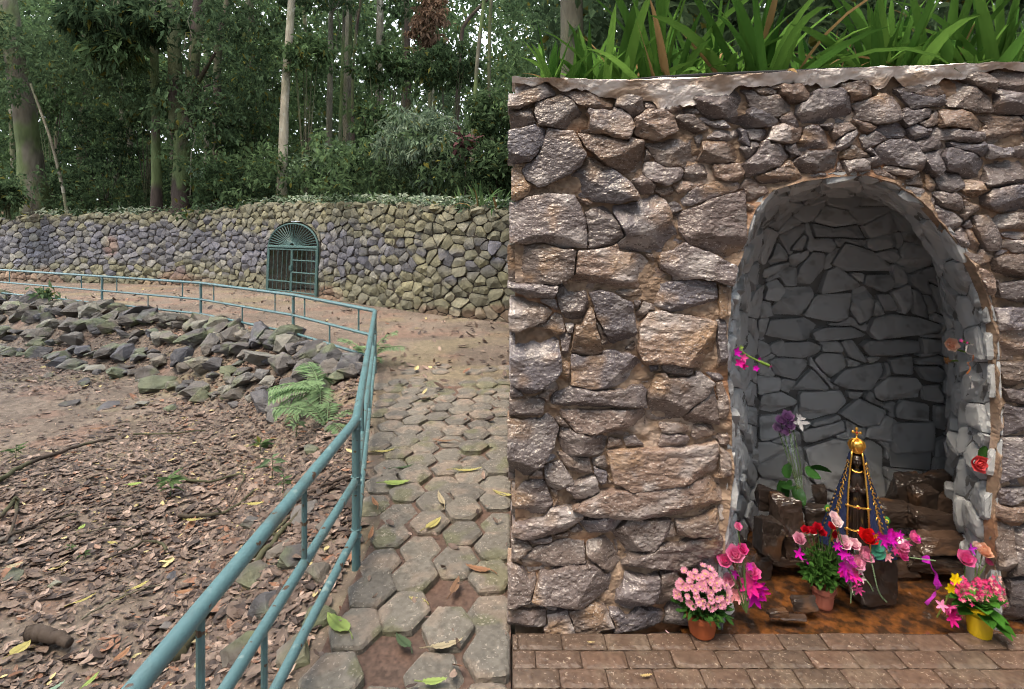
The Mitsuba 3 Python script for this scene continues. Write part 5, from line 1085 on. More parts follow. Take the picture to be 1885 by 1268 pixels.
# pedestal
key = thing('pedestal', 'rough grey-brown square block in the water that carries the statue', 'pedestal')
pc = W(1600, 1064, 2.42); m = trimesh.creation.box((0.16, 0.17, 0.22)).subdivide().subdivide().subdivide(); v = m.vertices * (1 - 0.05 * (np.abs(m.vertices).sum(1, keepdims=True) > .24)); v = v + 0.008 * (meshkit.fbm(v * 18, 3) - .5)[:, None] * 2
base_z = 0.195
add(key, (v + [1.60, 2.45, base_z - 0.11], m.faces), 'boulder_material', uv=np.c_[v[:, 0] + 5000.0, v[:, 2]])

# ---- statue
SX, SY, SZ = (1577 - 942.5) / 1000 * 2.44, 2.44, base_z
st = thing('statue', 'small dark praying figure in a navy mantle edged with gold, wearing a golden crown', 'statue')
M_ = trans((SX, SY, SZ)) @ rot([0, 0, 1], -28) @ np.diag([.89, .89, .89, 1])
def S(m): v, f = xf(m, M_); return v, f
DK, NAVY, GO = (0.020, 0.014, 0.012), (0.008, 0.015, 0.052), (0.62, 0.36, 0.06)
th = np.linspace(0, 2 * np.pi, 72, endpoint=False)
def body(z): return np.interp(z, [0, .06, .2, .29, .335, .36, .385, .40], [.058, .052, .043, .040, .046, .040, .018, .014]), np.interp(z, [0, .2, .29, .335, .36, .385, .40], [.040, .032, .028, .027, .024, .016, .013])
zs = np.linspace(0, .40, 40); V = []
for z in zs:
    a, b = body(z); k = np.clip((.30 - z) / .2, 0, 1) * .10
    w = 1 + k * np.cos(13 * th + 1.2 * np.sin(3 * th)) ; V.append(np.stack([a * w * np.cos(th), b * w * np.sin(th), np.full(72, z)], -1))
V = np.array(V).reshape(-1, 3); i, j = np.meshgrid(np.arange(39), np.arange(72), indexing='ij'); q = np.stack([i * 72 + j, i * 72 + (j + 1) % 72, (i + 1) * 72 + (j + 1) % 72, (i + 1) * 72 + j], -1).reshape(-1, 4)
robe = (V, np.vstack([q[:, [0, 1, 2]], q[:, [0, 2, 3]]]))
m = trimesh.creation.icosphere(subdivisions=4); hv = m.vertices.copy()
hv = hv * [.026, .028, .035]; fy = hv[:, 1] < 0; x, z = hv[:, 0], hv[:, 2]
def gb(x0, z0, sx, sz): return np.exp(-((x - x0) / sx) ** 2 - ((z - z0) / sz) ** 2) * fy
hv[:, 1] -= .0085 * gb(0, -.004, .0036, .008) + .003 * gb(0, -.017, .007, .0025) + .003 * gb(0, -.021, .007, .0025) + .005 * gb(0, -.030, .008, .006) + .002 * gb(0, .013, .02, .004)
hv[:, 1] += .0045 * (gb(-.0095, .004, .0055, .0035) + gb(.0095, .004, .0055, .0035)) + .0015 * gb(0, -.019, .006, .001)
hv[:, 1] -= .0022 * (gb(-.0095, .0035, .0035, .0018) + gb(.0095, .0035, .0035, .0018)); hv[:, 0] *= 1 - .22 * np.clip(-z / .035, 0, 1)
head = (hv + [0, -.006, .432], m.faces)
fig = cat(robe, head, tube([(0, 0, .385), (0, -.003, .41)], .013, 12))
part(st, 'figure', S(fig), 'gloss_colour', smooth=True, color=vc(fig, DK))
hr = trimesh.creation.icosphere(subdivisions=3); v = hr.vertices * [.036, .034, .044]; keep = (v[:, 1] > -.012); f = hr.faces[keep[hr.faces].all(1)]
v = v + [0, .002, .434]; hair = [(v, f)]
for s in (-1, 1):
    for k in range(5): hair.append(tube([(s * (.026 + .002 * k), -.016 + .006 * k, .445), (s * (.031 + .002 * k), -.018 + .006 * k, .40), (s * (.038 + .002 * k), -.016 + .006 * k, .35), (s * (.043 + .001 * k), -.012 + .006 * k, .30)], .005, 6))
hair = cat(*hair); part(st, 'hair', S(hair), 'gloss_colour', smooth=True, color=vc(hair, (.020, .014, .013)))
# sleeves and hands pressed together
for s in (-1, 1):
    sl = tube(catmull([(s * .038, -.004, .345), (s * .040, -.022, .308), (s * .026, -.038, .294), (s * .008, -.048, .306)], 10), [.013, .0145, .015, .0155, .0155, .0155, .015, .0145, .0135, .012], 12)
    part(st, 'sleeve', S(sl), 'gloss_colour', smooth=True, color=vc(sl, DK))
    hd = [tube([(s * .0055, -.050, .302), (s * .0045, -.053, .313), (s * .003, -.055, .322)], [.0075, .0075, .0065], 10)]
    for k, (dx, ln) in enumerate(((-.0052, .016), (-.0018, .020), (.0018, .0185), (.005, .014))): hd.append(tube([(s * .003, -.0535 + dx, .320), (s * .0026, -.0545 + dx, .320 + ln * .55), (s * .0018, -.0535 + dx, .320 + ln)], [.0021, .002, .0014], 7))
    hd.append(tube([(s * .006, -.047, .308), (s * .006, -.044, .316), (s * .004, -.044, .323)], [.0024, .0022, .0016], 7))
    hd = cat(*hd); part(st, 'hand', S(hd), 'gloss_colour', smooth=True, color=vc(hd, (.045, .028, .023)))
# mantle: open in front
nz, na = 44, 61
def mantle_r(z): return np.interp(z, [0, .06, .15, .24, .31, .36, .41, .455, .478], [.172, .155, .125, .097, .074, .057, .045, .038, .026])
def mantle_open(z): return np.interp(z, [0, .15, .30, .40, .478], [.052, .046, .039, .031, .022])
V = []
for z in np.linspace(0, .478, nz):
    R = mantle_r(z); a0 = math.asin(min(.98, mantle_open(z) / R)); ang = np.linspace(a0, 2 * np.pi - a0, na) - np.pi / 2
    fold = 1 + .035 * np.sin(ang * 11) * np.clip((.35 - z) / .3, 0, 1)
    V.append(np.stack([R * fold * np.cos(ang), R * .52 * fold * np.sin(ang) + .004 - .022 * np.clip(np.cos(ang + np.pi / 2), 0, 1), np.full(na, z)], -1))
V = np.array(V); Vm = V.reshape(-1, 3); i, j = np.meshgrid(np.arange(nz - 1), np.arange(na - 1), indexing='ij'); a = (i * na + j).ravel()
mant = (Vm, np.vstack([np.stack([a, a + na, a + na + 1], 1), np.stack([a, a + na + 1, a + 1], 1)]))
part(st, 'mantle', S(mant), 'matte_colour', smooth=True, color=vc(mant, NAVY))
for e in (0, na - 1):
    m = tube(V[:, e] + [0, -.003, 0], .0050, 8); part(st, 'gold_border', S(m), 'gold', smooth=True)
for s, off in ((1, 5), (-1, na - 6)):                     # scrolling embroidery along each front edge
    ms = []
    for k in range(2, nz - 5, 2):
        c = V[k, off]; d = V[k, off + (1 if s > 0 else -1)] - c; n = c * [1, 2.2, 0]; n /= np.linalg.norm(n); r = .0110 * np.interp(k, [0, nz], [1.35, .6])
        tdir = V[k + 1, off] - V[k, off]; tdir /= np.linalg.norm(tdir); sd = np.cross(n, tdir); ph = 1 if (k // 3) % 2 else -1
        w = np.linspace(0, 5.0, 16); spi = c + n * .003 + np.outer(r * (1.25 - w / 6) * np.cos(w) * ph, sd) + np.outer(r * (1.25 - w / 6) * np.sin(w), tdir); ms.append(tube(spi, np.linspace(.0026, .0014, 16), 5))
        M2 = np.eye(4); M2[:3, 0], M2[:3, 1], M2[:3, 2] = sd, tdir, n; M2[:3, 3] = c + n * .003 + tdir * r * 1.2; ms.append(xf(ball((0, 0, 0), (r * .45, r * .9, .0022), 1), M2))
        if k < 26:
            c2 = V[k, off + (6 if s > 0 else -6)]; M2[:3, 3] = c2 + n * .003; ms.append(xf(ball((0, 0, 0), (r * .5, r * .5, .002), 1), M2))
    m = cat(*ms); part(st, 'embroidery', S(m), 'gold', smooth=30)
for z, r in ((.118, .0046), (.228, .0046)):
    o = mantle_open(z); yy = float(V[int(z / .478 * (nz - 1)), 0, 1]) - .008
    m = cat(tube([(-o - .012, yy + .004, z), (-o * .5, yy - .002, z), (0, yy - .003, z), (o * .5, yy - .002, z), (o + .012, yy + .004, z)], [r * .8, r, r * 1.15, r, r * .8], 8), ball((-o, yy, z), (.009, .004, .0075), 2), ball((o, yy, z), (.009, .004, .0075), 2), ball((0, yy - .003, z), (.0125, .0045, .0095), 2))
    cl = part(st, 'clasp', S(m), 'gold', smooth=30)
    g = ball((0, yy - .008, z), (.006, .003, .005), 2); part(cl, 'gem', S(g), 'gloss_colour', smooth=True, color=vc(g, (.30, .015, .01)))
col = tube([(.022 * math.cos(a), -.016 * 1.1 + .020 * -math.sin(a) * .5 - .004, .392 - .008 * math.sin(a)) for a in np.linspace(0, math.pi, 13)], .0035, 8); part(st, 'collar', S(col), 'gold', smooth=True)
for s in (-1, 1):                                        # two small flag badges on the mantle
    z = .165; k = int(z / .478 * (nz - 1)); c = V[k, 14 if s > 0 else na - 15] + [0, -.004, 0]
    fl = ball(c, (.016, .006, .021), 2); fk = part(st, 'badge', S(fl), 'matte_colour', smooth=True, color=vc(fl, (.03, .16, .025)))
    dm = ball(c + [0, -.005, 0], (.011, .0035, .013), 0); part(fk, 'diamond', S(dm), 'matte_colour', color=vc(dm, (.62, .48, .03)))
    bl_ = ball(c + [0, -.008, 0], (.005, .0025, .005), 2); part(fk, 'disc', S(bl_), 'matte_colour', smooth=True, color=vc(bl_, (.01, .03, .22)))
# crown
cr = part(st, 'crown', S(lathe([(.0, .474), (.026, .474), (.0275, .478), (.027, .486), (.0285, .489), (.030, .494), (.034, .504), (.035, .514), (.031, .526), (.022, .534), (.012, .539), (.006, .541), (.0, .541)], 32)), 'gold', smooth=40)
ms = []
for k in range(8):
    a = k * math.pi / 4; ms.append(tube([(r * math.cos(a), r * math.sin(a), z) for r, z in ((.029, .490), (.0365, .505), (.037, .515), (.032, .528), (.02, .537), (.006, .543))], .0028, 6)); ms.append(ball((.030 * math.cos(a), .030 * math.sin(a), .487), .0035, 1))
part(cr, 'ribs', S(cat(*ms)), 'gold', smooth=True)
ms = [ball((0, 0, .547), .0065, 2), tube([(0, 0, .550), (0, 0, .590)], .0032, 8), tube([(-.017, 0, .573), (.017, 0, .573)], .0032, 8)]
for dx, dz in ((0, .019), (-.016, 0), (.016, 0), (0, -.010)): ms.append(ball((dx, 0, .573 + dz), (.0075, .004, .0075), 2))
part(cr, 'cross', S(cat(*ms)), 'gold', smooth=40); g = ball((0, -.005, .573), (.0055, .003, .0055), 2); part(cr, 'gem', S(g), 'gloss_colour', smooth=True, color=vc(g, (.35, .02, .01)))

# ---- flowers
def petal(L, Wd, cup=.3, n=5):
    a = np.linspace(0, 1, n); s = np.array([-1, -.5, 0, .5, 1]); A, S_ = np.meshgrid(a, s, indexing='ij'); w = np.sin(np.pi * (A * .88 + .10)) ** .7 * Wd / 2
    v = np.stack([A * L, S_ * w, cup * L * A ** 2 + .35 * w * np.abs(S_)], -1).reshape(-1, 3); k = (np.arange(n - 1)[:, None] * 5 + np.arange(4)[None]).ravel()
    return v, np.vstack([np.stack([k, k + 5, k + 6], 1), np.stack([k, k + 6, k + 1], 1)])
def dirM(d, c, spin=0):
    d = np.asarray(d, float) / np.linalg.norm(d); a = np.cross([0, 0, 1.0], d) if abs(d[2]) < .95 else np.array([1.0, 0, 0]); a /= np.linalg.norm(a); b = np.cross(d, a)
    M = np.eye(4); M[:3, 0], M[:3, 1], M[:3, 2], M[:3, 3] = a, b, d, c; return M @ rot([0, 0, 1], spin)
def rose(c, d, r, col, rng, edge=None):
    vs, fs, cs, n = [], [], [], 0
    for ring, (m, lean, sc) in enumerate(((3, 82, .72), (4, 72, .85), (5, 58, 1.0), (6, 38, 1.05))):
        for k in range(m):
            v, f = petal(r * 1.25 * sc, r * 1.25 * sc, .22); M = dirM(d, c) @ rot([0, 0, 1], k * 360 / m + ring * 37 + rng.uniform(-8, 8)) @ trans((r * (.10 + .09 * ring), 0, -r * .12 * ring)) @ rot([0, 1, 0], -lean)
            v2, _ = xf((v, f), M); vs.append(v2); fs.append(f + n); n += len(v); t = np.repeat(np.linspace(0, 1, 5), 5)[:, None]; cc = np.asarray(col) * rng.uniform(.85, 1.1); e = cc * 1.05 if edge is None else np.asarray(edge); cs.append(cc * (1 - t) + e * t)
    return (np.vstack(vs), np.vstack(fs)), np.vstack(cs)
def star(c, d, r, col, rng, m=9, cup=.25, centre=None, wd=.55):
    vs, fs, cs, n = [], [], [], 0
    for k in range(m):
        v, f = petal(r, r * wd, cup); v2, _ = xf((v, f), dirM(d, c, k * 360 / m + rng.uniform(-6, 6))); vs.append(v2); fs.append(f + n); n += len(v); cs.append(np.tile(np.asarray(col) * rng.uniform(.85, 1.12), (len(v), 1)))
    if centre is not None:
        b, bf = ball(np.asarray(c) + np.asarray(d) / np.linalg.norm(d) * r * .08, r * .28, 1); vs.append(b); fs.append(bf + n); cs.append(np.tile(centre, (len(b), 1)))
    return (np.vstack(vs), np.vstack(fs)), np.vstack(cs)
def join(lst): return cat(*[a for a, _ in lst]), np.vstack([c for _, c in lst])
def leaf_at(P, D, L, Wd, col, rng):
    vs = []
    for p, d in zip(P, D):
        v, f = petal(L * rng.uniform(.7, 1.2), Wd, rng.uniform(-.3, .2)); M = dirM(d, p, 0) @ rot([0, 0, 1], rng.uniform(0, 360)); M = M @ np.array([[0, 1, 0, 0], [0, 0, 1, 0], [1, 0, 0, 0], [0, 0, 0, 1.0]]); vs.append(xf((v, f), M))
    m = cat(*vs); return m, np.repeat(np.asarray(col)[None] * rng.uniform(.6, 1.3, (len(P), 1)), 25, 0)
def pot(key, c, r0, r1, h, col, rim=True, mat='matte_colour'):
    pr_ = [(0, 0), (r0, 0), (r0 + .003, .004), (r0 + (r1 - r0) * .72, h * .72)] + ([(r1 + .002, h * .73), (r1 + .0035, h * .78), (r1 + .004, h - .003), (r1 + .001, h)] if rim else [(r1, h)]) + [(r1 - .004, h), (r1 - .008, h * .85), (0, h * .85)]
    m = lathe(pr_, 36); m = (m[0] + c, m[1]); part(key, 'pot', m, mat, smooth=40) if mat not in ('matte_colour', 'gloss_colour') else part(key, 'pot', m, mat, smooth=True, color=vc(m, col))
def hemi(rng, n, up=.25):
    d = rng.normal(size=(n, 3)); d /= np.linalg.norm(d, axis=1, keepdims=True); d[:, 2] = np.abs(d[:, 2]) * (1 - up) + up; return d / np.linalg.norm(d, axis=1, keepdims=True)
TERRA = (0.33, 0.085, 0.030); scene['terracotta'] = two(principled(TERRA, .6, .4))
# pink daisies in terracotta pot
rng = np.random.default_rng(71); key = thing('potted_flowers', 'terracotta pot of small pale pink daisies standing on the bricks left of the niche', 'potted plant')
c = np.array([(1292 - 942.5) / 1000 * 2.175, 2.175, 0.004]); pot(key, c, .046, .062, .088, None, mat='terracotta')
d = hemi(rng, 520, .0); P = c + [0, 0, .10] + d * rng.uniform(.35, 1, (520, 1)) * [.098, .085, .095]; m, cc = leaf_at(P, d + rng.normal(0, .5, d.shape), .036, .016, (.045, .12, .028), rng); part(key, 'leaves', m, 'petal_colour', smooth=True, color=cc)
d = hemi(rng, 90, .15); d[:, 1] = np.where(rng.random(90) < .75, -np.abs(d[:, 1]), d[:, 1])
for k in range(90):
    p = c + [0, 0, .135] + d[k] * [.105, .085, .105] + rng.normal(0, .006, 3); (m, cc) = star(p, d[k] + [0, -.7, .3], rng.uniform(.012, .0165), (.66, .30, .42), rng, 9, .5, (.66, .50, .22), .6); part(key, 'flower', m, 'petal_colour', smooth=True, color=cc)
# red roses in terracotta pot, standing in the water
rng = np.random.default_rng(72); key = thing('potted_flowers', 'small brown-pink pot of upright red roses standing in the water', 'potted plant')
c = np.array([(1515 - 942.5) / 1000 * 2.38, 2.38, -.03]); pot(key, c, .036, .048, .092, (.30, .10, .07))
d = hemi(rng, 420, 0); P = c + [0, 0, .115] + d * rng.uniform(.3, 1, (420, 1)) * [.085, .07, .135]; m, cc = leaf_at(P, d + rng.normal(0, .6, d.shape), .030, .017, (.055, .14, .03), rng); part(key, 'leaves', m, 'petal_colour', smooth=True, color=cc)
for px, py in ((1483, 977), (1494, 978), (1505, 971), (1513, 982), (1532, 970), (1540, 988)):
    q = W(px, py, 2.36); part(key, 'stem', tube([c + [0, 0, .09], (c + q) / 2 + [0, 0, .05], q], .0025, 6), 'petal_colour', smooth=True, color=vc(np.zeros((20, 3)) if False else tube([c, q, q + 1], .1, 6), (.10, .20, .05)))
    m, cc = rose(q, (rng.uniform(-.3, .3), -.5, 1), .017, (.50, .012, .03), rng); part(key, 'flower', m, 'petal_colour', smooth=True, color=cc)
# kalanchoe in yellow pot
rng = np.random.default_rng(73); key = thing('potted_flowers', 'yellow pot of hot pink clustered flowers with broad glossy leaves at the right jamb', 'potted plant')
c = np.array([(1803 - 942.5) / 1000 * 2.17, 2.17, .0]); pot(key, c, .036, .046, .082, (.55, .38, .012), rim=False, mat='gloss_colour')
for k in range(30):
    a = rng.uniform(0, 6.28); el = rng.uniform(-.25, .8); dd = np.array([math.cos(a) * math.cos(el), math.sin(a) * math.cos(el), math.sin(el)]); v, f = petal(rng.uniform(.055, .085), rng.uniform(.045, .06), -.25, 6)
    M = trans(c + [0, 0, .085 + rng.uniform(-.01, .04)] + dd * [.03, .03, .02]) @ rot([0, 0, 1], math.degrees(a)) @ rot([0, 1, 0], -math.degrees(el)); m = xf((v, f), M); part(key, 'leaf', m, 'petal_colour', smooth=True, color=vc(m, np.array([.055, .17, .025]) * rng.uniform(.7, 1.3)))
for px, py, rx, rz, n in ((1772, 1082, 17, 19, 46), (1812, 1075, 26, 16, 60), (1806, 1098, 17, 12, 34), (1829, 1085, 14, 14, 26), (1843, 1098, 6, 6, 6), (1772, 1106, 4, 5, 4)):
    lst = [star(W(px + rng.normal(0, rx * .5), py + rng.normal(0, rz * .5), 2.13 + rng.uniform(-.02, .03)), rng.normal(0, .4, 3) + [0, -1, .5], .0088, (.62, .06, .20) if rng.random() < .72 else (.72, .36, .34), rng, 4, .35, None, .6) for _ in range(n)]
    m, cc = join(lst); part(key, 'flower_cluster', m, 'petal_colour', smooth=True, color=cc, kind='stuff')
# wrapped bouquets: crumpled clear film round stems and blooms
def film(p0, p1, r0, r1, rng, sides=30, n=14, open_=0.9):
    p0, p1 = np.asarray(p0, float), np.asarray(p1, float); d = p1 - p0; L = np.linalg.norm(d); M = dirM(d, p0); t = np.linspace(0, 1, n); ang = np.linspace(0, 2 * np.pi * open_, sides); V = []
    for a in t:
        r = r0 + (r1 - r0) * a ** .9; V.append(np.stack([r * np.cos(ang), r * np.sin(ang), np.full(sides, a * L)], -1))
    V = np.array(V).reshape(-1, 3); V[:, :2] *= 1 + .45 * (meshkit.fbm(V * 38 + rng.uniform(0, 50, 3), 3) - .5)[:, None]; V[:, 2] += .03 * (meshkit.noise(V * 45) - .5) * (V[:, 2] / L)
    i, j = np.meshgrid(np.arange(n - 1), np.arange(sides - 1), indexing='ij'); a = (i * sides + j).ravel(); m = (V, np.vstack([np.stack([a, a + sides, a + sides + 1], 1), np.stack([a, a + sides + 1, a + 1], 1)])); return xf(m, M)
def bouquet(label, foot, head, Y, blooms, r1=.05, wrap=True, extra=(), name='bouquet', wrapto=None):
    key = thing(name, label, 'bouquet'); a = W(*foot, Y[0]); b = W(*head, Y[1]); mid = a + (b - a) * .25
    for px, py, r, col, edge in blooms:
        q = W(px, py, Y[1] - .012 + rng.uniform(-.01, .01)); s = tube([a, (a + q) / 2 + rng.normal(0, .006, 3), q], .0022, 6); part(key, 'stem', s, 'petal_colour', smooth=True, color=vc(s, (.12, .22, .06)))
        dd = (q - mid) / (np.linalg.norm(q - mid) + 1e-9) * .5 + [0, -.75, .35]; m, cc = rose(q, dd, r * 1.12, col, rng, edge); part(key, 'flower', m, 'petal_colour', smooth=True, color=cc)
    for px, py, r, col, m_ in extra:
        q = W(px, py, Y[1] - .03); m, cc = star(q, rng.normal(0, .35, 3) + [0, -1, .2], r * 1.08, col, rng, m_ + 1, .35, None, .46); part(key, 'ribbon', m, 'petal_colour', smooth=True, color=cc)
    if wrap:
        e = W(*(wrapto or head), Y[1]); part(key, 'wrapper', film(a, e, .008, r1, rng), 'cellophane', smooth=True)
    return key
PK, HP, MG, WH, PE, LP, RD = (.74, .10, .36), (.66, .02, .25), (.54, .012, .40), (.85, .68, .72), (.76, .34, .20), (.80, .28, .50), (.60, .010, .012)
rng = np.random.default_rng(81)
bouquet('pink roses in clear film with magenta bow leaning on the left jamb', (1374, 1128), (1360, 1010), (2.2, 2.25), [(1334, 1032, .024, LP, PK), (1352, 1022, .028, PK, LP), (1366, 1012, .018, HP, PK), (1383, 1054, .026, LP, PK), (1358, 970, .013, (.85, .55, .65), PK), (1341, 1070, .022, LP, (.8, .5, .6))], .07, True,
        [(1380, 1075, .045, HP, 6), (1395, 1080, .036, MG, 5), (1402, 1090, .032, HP, 4), (1388, 1100, .04, MG, 5), (1350, 1092, .03, (.75, .30, .33), 6), (1362, 1098, .026, (.80, .42, .45), 6), (1380, 1043, .016, MG, 5), (1353, 1055, .02, MG, 4)])
bouquet('single pink rose bud in a film sleeve left of the red roses', (1500, 1045), (1468, 985), (2.38, 2.42), [(1471, 993, .021, LP, (.85, .5, .65))], .035, True, [(1470, 1019, .024, MG, 4), (1483, 1030, .02, MG, 3)], wrapto=(1452, 972))
bouquet('large heap of pink and white wrapped roses lying before the statue', (1572, 1096), (1560, 1010), (2.28, 2.30), [(1552, 1000, .024, LP, WH), (1571, 1003, .02, LP, WH), (1591, 1022, .026, WH, LP), (1576, 1037, .024, WH, LP), (1540, 962, .018, WH, (.85, .75, .75)), (1534, 950, .014, WH, WH)], .06, True,
        [(1556, 1040, .042, MG, 6), (1570, 1055, .036, HP, 6), (1553, 1020, .024, MG, 5), (1575, 1075, .026, PK, 6), (1580, 1085, .022, PK, 5), (1540, 1004, .02, MG, 5), (1563, 1030, .026, MG, 6), (1560, 1058, .026, MG, 6), (1548, 1052, .02, HP, 5), (1583, 1050, .018, WH, 4), (1586, 1066, .016, WH, 4)])
bouquet('magenta and pink roses in film lying to the right of the statue foot', (1600, 1020), (1660, 1000), (2.28, 2.30), [(1655, 1001, .026, PK, LP), (1658, 1018, .022, HP, PK), (1680, 989, .02, LP, PK), (1640, 985, .018, HP, MG)], .05, True, [(1622, 990, .034, MG, 6), (1638, 992, .03, MG, 6), (1634, 1024, .02, (.78, .35, .42), 5), (1655, 984, .018, MG, 4), (1611, 985, .014, (.8, .45, .02), 5), (1646, 1012, .02, HP, 5), (1628, 1002, .022, MG, 6), (1668, 1000, .02, PK, 5), (1690, 992, .012, MG, 4)])
key = thing('carnation', 'single bright red carnation at the feet of the statue', 'flower'); q = W(1597, 992, 2.29)
m, cc = rose(q, (0, -.5, 1), .034, RD, rng); part(key, 'bloom', m, 'petal_colour', smooth=True, color=cc)
s = tube([q, q + [.015, .03, -.04], q + [.03, .06, -.075]], .003, 6); part(key, 'stem', s, 'petal_colour', smooth=True, color=vc(s, (.12, .22, .06)))
key = thing('flower_sprig', 'blue-green leafy stem hanging from the heap of roses into the water', 'flower stem'); pts = [W(1602, 1022, 2.27), W(1610, 1060, 2.26), W(1618, 1090, 2.27), W(1632, 1108, 2.29)]
s = tube(catmull(pts, 9), .0028, 6); part(key, 'stem', s, 'petal_colour', smooth=True, color=vc(s, (.22, .33, .20)))
for px, py in ((1613, 1010), (1615, 1026), (1610, 1020)):
    v, f = petal(.055, .045, .1, 6); m = xf((v, f), dirM((0, -1, .3), W(px - 4, py, 2.265), rng.uniform(20, 60))); part(key, 'leaf', m, 'petal_colour', smooth=True, color=vc(m, (.05, .22, .15)))
for px, py in (((1563, 1045), (1566, 1110)), ((1590, 1062), (1607, 1088)), ((1655, 1023), (1722, 1032))):
    key = thing('cut_flower', {1563: 'pale green stem hanging straight down left of the pedestal', 1590: 'short green stem slanting down on the pedestal', 1655: 'long green stem pointing right from the heap of roses'}[px[0]], 'flower stem'); a, b = W(*px, 2.28), W(*py, 2.285)
    s = tube([a, (a + b) / 2 + [0, -.01, .004], b], .0024, 6); add(key, s, 'petal_colour', smooth=True, color=vc(s, (.24, .36, .20)))
def ribbon(label, pts, Y, w, col, name='ribbon'):
    key = thing(name, label, 'ribbon'); p = catmull([W(a, b, Y) for a, b in pts], 26); t = np.gradient(p, axis=0); t /= np.linalg.norm(t, axis=1, keepdims=True); ph = np.linspace(0, 3.4, 26); sd = np.cross(t, [0, 1, 0]); sd /= np.linalg.norm(sd, axis=1, keepdims=True) + 1e-9; dd = sd * np.cos(ph)[:, None] + np.array([0, 1, 0]) * np.sin(ph)[:, None]
    ww = w * (0.75 + .35 * np.sin(np.linspace(0, 7, 26)))[:, None]; V = np.stack([p - dd * ww / 2, p + dd * ww / 2], 1).reshape(-1, 3); k = np.arange(25) * 2; m = (V, np.vstack([np.stack([k, k + 1, k + 3], 1), np.stack([k, k + 3, k + 2], 1)])); add(key, m, 'petal_colour', smooth=True, color=vc(m, col))
ribbon('curled magenta ribbon hanging over the water right of the statue', [(1697, 1029), (1710, 1030), (1716, 1045), (1724, 1060), (1722, 1075), (1731, 1072)], 2.32, .030, (.52, .03, .50))
ribbon('lower magenta ribbon end touching the water', [(1727, 1078), (1719, 1096), (1712, 1104), (1704, 1112)], 2.28, .024, (.48, .05, .46))
bouquet('pink and peach roses in tall clear film behind the yellow pot', (1785, 1110), (1795, 1010), (2.24, 2.28), [(1776, 1030, .027, LP, PK), (1809, 1015, .024, PE, (.8, .5, .35)), (1797, 1007, .016, (.75, .6, .35), WH), (1818, 1034, .013, HP, HP)], .072, True, [(1788, 1010, .022, (.4, .03, .45), 3)], wrapto=(1815, 965))
key = thing('flower', 'yellow flower on a long green stem left of the yellow pot', 'flower'); lst = [star(W(1758, 1066, 2.16), (0, -1, .3), .026, (.72, .55, .01), rng, 6, .2, None, .6), star(W(1750, 1082, 2.16), (-.3, -1, 0), .022, (.72, .55, .01), rng, 6, .2, None, .6)]
m, cc = join(lst); part(key, 'bloom', m, 'petal_colour', smooth=True, color=cc); s = tube([W(1756, 1072, 2.165), W(1742, 1105, 2.19), W(1725, 1136, 2.22)], .003, 6); part(key, 'stem', s, 'petal_colour', smooth=True, color=vc(s, (.24, .32, .08)))
bouquet('pink lily lying in the water at the foot of the yellow pot', (1760, 1150), (1750, 1125), (2.21, 2.2), [(1752, 1128, .02, HP, PK)], .03, True, [(1748, 1118, .03, PK, 5), (1752, 1138, .03, HP, 5), (1733, 1114, .022, LP, 4), (1845, 1108, .016, PK, 5)])
bouquet('purple flowers in clear film with a white bow on the left rocks of the niche', (1480, 935), (1448, 800), (2.62, 2.74), [(1437, 776, .022, (.30, .13, .36), (.5, .3, .55)), (1449, 768, .024, (.26, .10, .34), (.45, .25, .5)), (1432, 790, .022, (.42, .26, .48), (.5, .35, .55)), (1452, 785, .022, (.30, .14, .38), (.5, .3, .55)), (1443, 796, .022, (.36, .2, .42), (.5, .3, .55)), (1457, 775, .011, (.25, .1, .3), (.4, .2, .45))], .06, True, [(1473, 778, .038, (.72, .72, .75), 3), (1470, 770, .03, (.75, .75, .78), 2)])
P = np.array([W(a, b, 2.66) for a, b in ((1450, 880), (1446, 890), (1485, 858), (1460, 895), (1492, 862), (1440, 885))]); m, cc = leaf_at(P, rng.normal(size=(6, 3)) + [0, -.4, .3], .085, .06, (.04, .12, .03), rng); part('bouquet_006', 'leaves', m, 'petal_colour', smooth=True, color=cc)
m = film(W(1478, 925, 2.6), W(1466, 880, 2.64), .05, .052, rng); part('bouquet_006', 'wrapper', m, 'cellophane', smooth=True)
def sprig(label, path, Y, col, blooms, extra_col=None):
    key = thing('flower_sprig', label, 'flower'); s = tube(catmull([W(a, b, Y) for a, b in path], 9), [.004] * 6 + [.0065] * 3, 7); part(key, 'stem', s, 'petal_colour', smooth=True, color=vc(s, (.20, .33, .07)))
    for px, py, r, c_, m_ in blooms: m, cc = star(W(px, py, Y - .02), rng.normal(0, .4, 3) + [0, -1, .2], r, c_, rng, m_, .4, None, .6); part(key, 'flower', m, 'petal_colour', smooth=True, color=cc)
sprig('magenta sprig with a green tip stuck on the left jamb', [(1356, 640), (1372, 652), (1395, 664), (1416, 673)], 2.28, None, [(1356, 648, .022, MG, 5), (1369, 658, .018, PK, 5), (1362, 668, .022, (.60, .02, .28), 5), (1370, 672, .018, HP, 4), (1397, 660, .01, MG, 4), (1392, 678, .014, MG, 5), (1418, 674, .008, PK, 5), (1364, 640, .012, (.25, .36, .08), 4)])
sprig('peach rose on the right niche wall', [(1748, 636), (1770, 646), (1800, 650)], 2.52, None, []); q = W(1750, 634, 2.50); m, cc = rose(q, (-.3, -1, .2), .026, (.86, .56, .44), rng, (.86, .62, .5)); part('flower_sprig_002', 'flower', m, 'petal_colour', smooth=True, color=cc)
sprig('small wilted orange rose below the peach one', [(1743, 664), (1760, 664), (1785, 666)], 2.56, None, [(1743, 664, .018, (.42, .22, .10), 6), (1741, 666, .014, (.40, .2, .08), 5)])
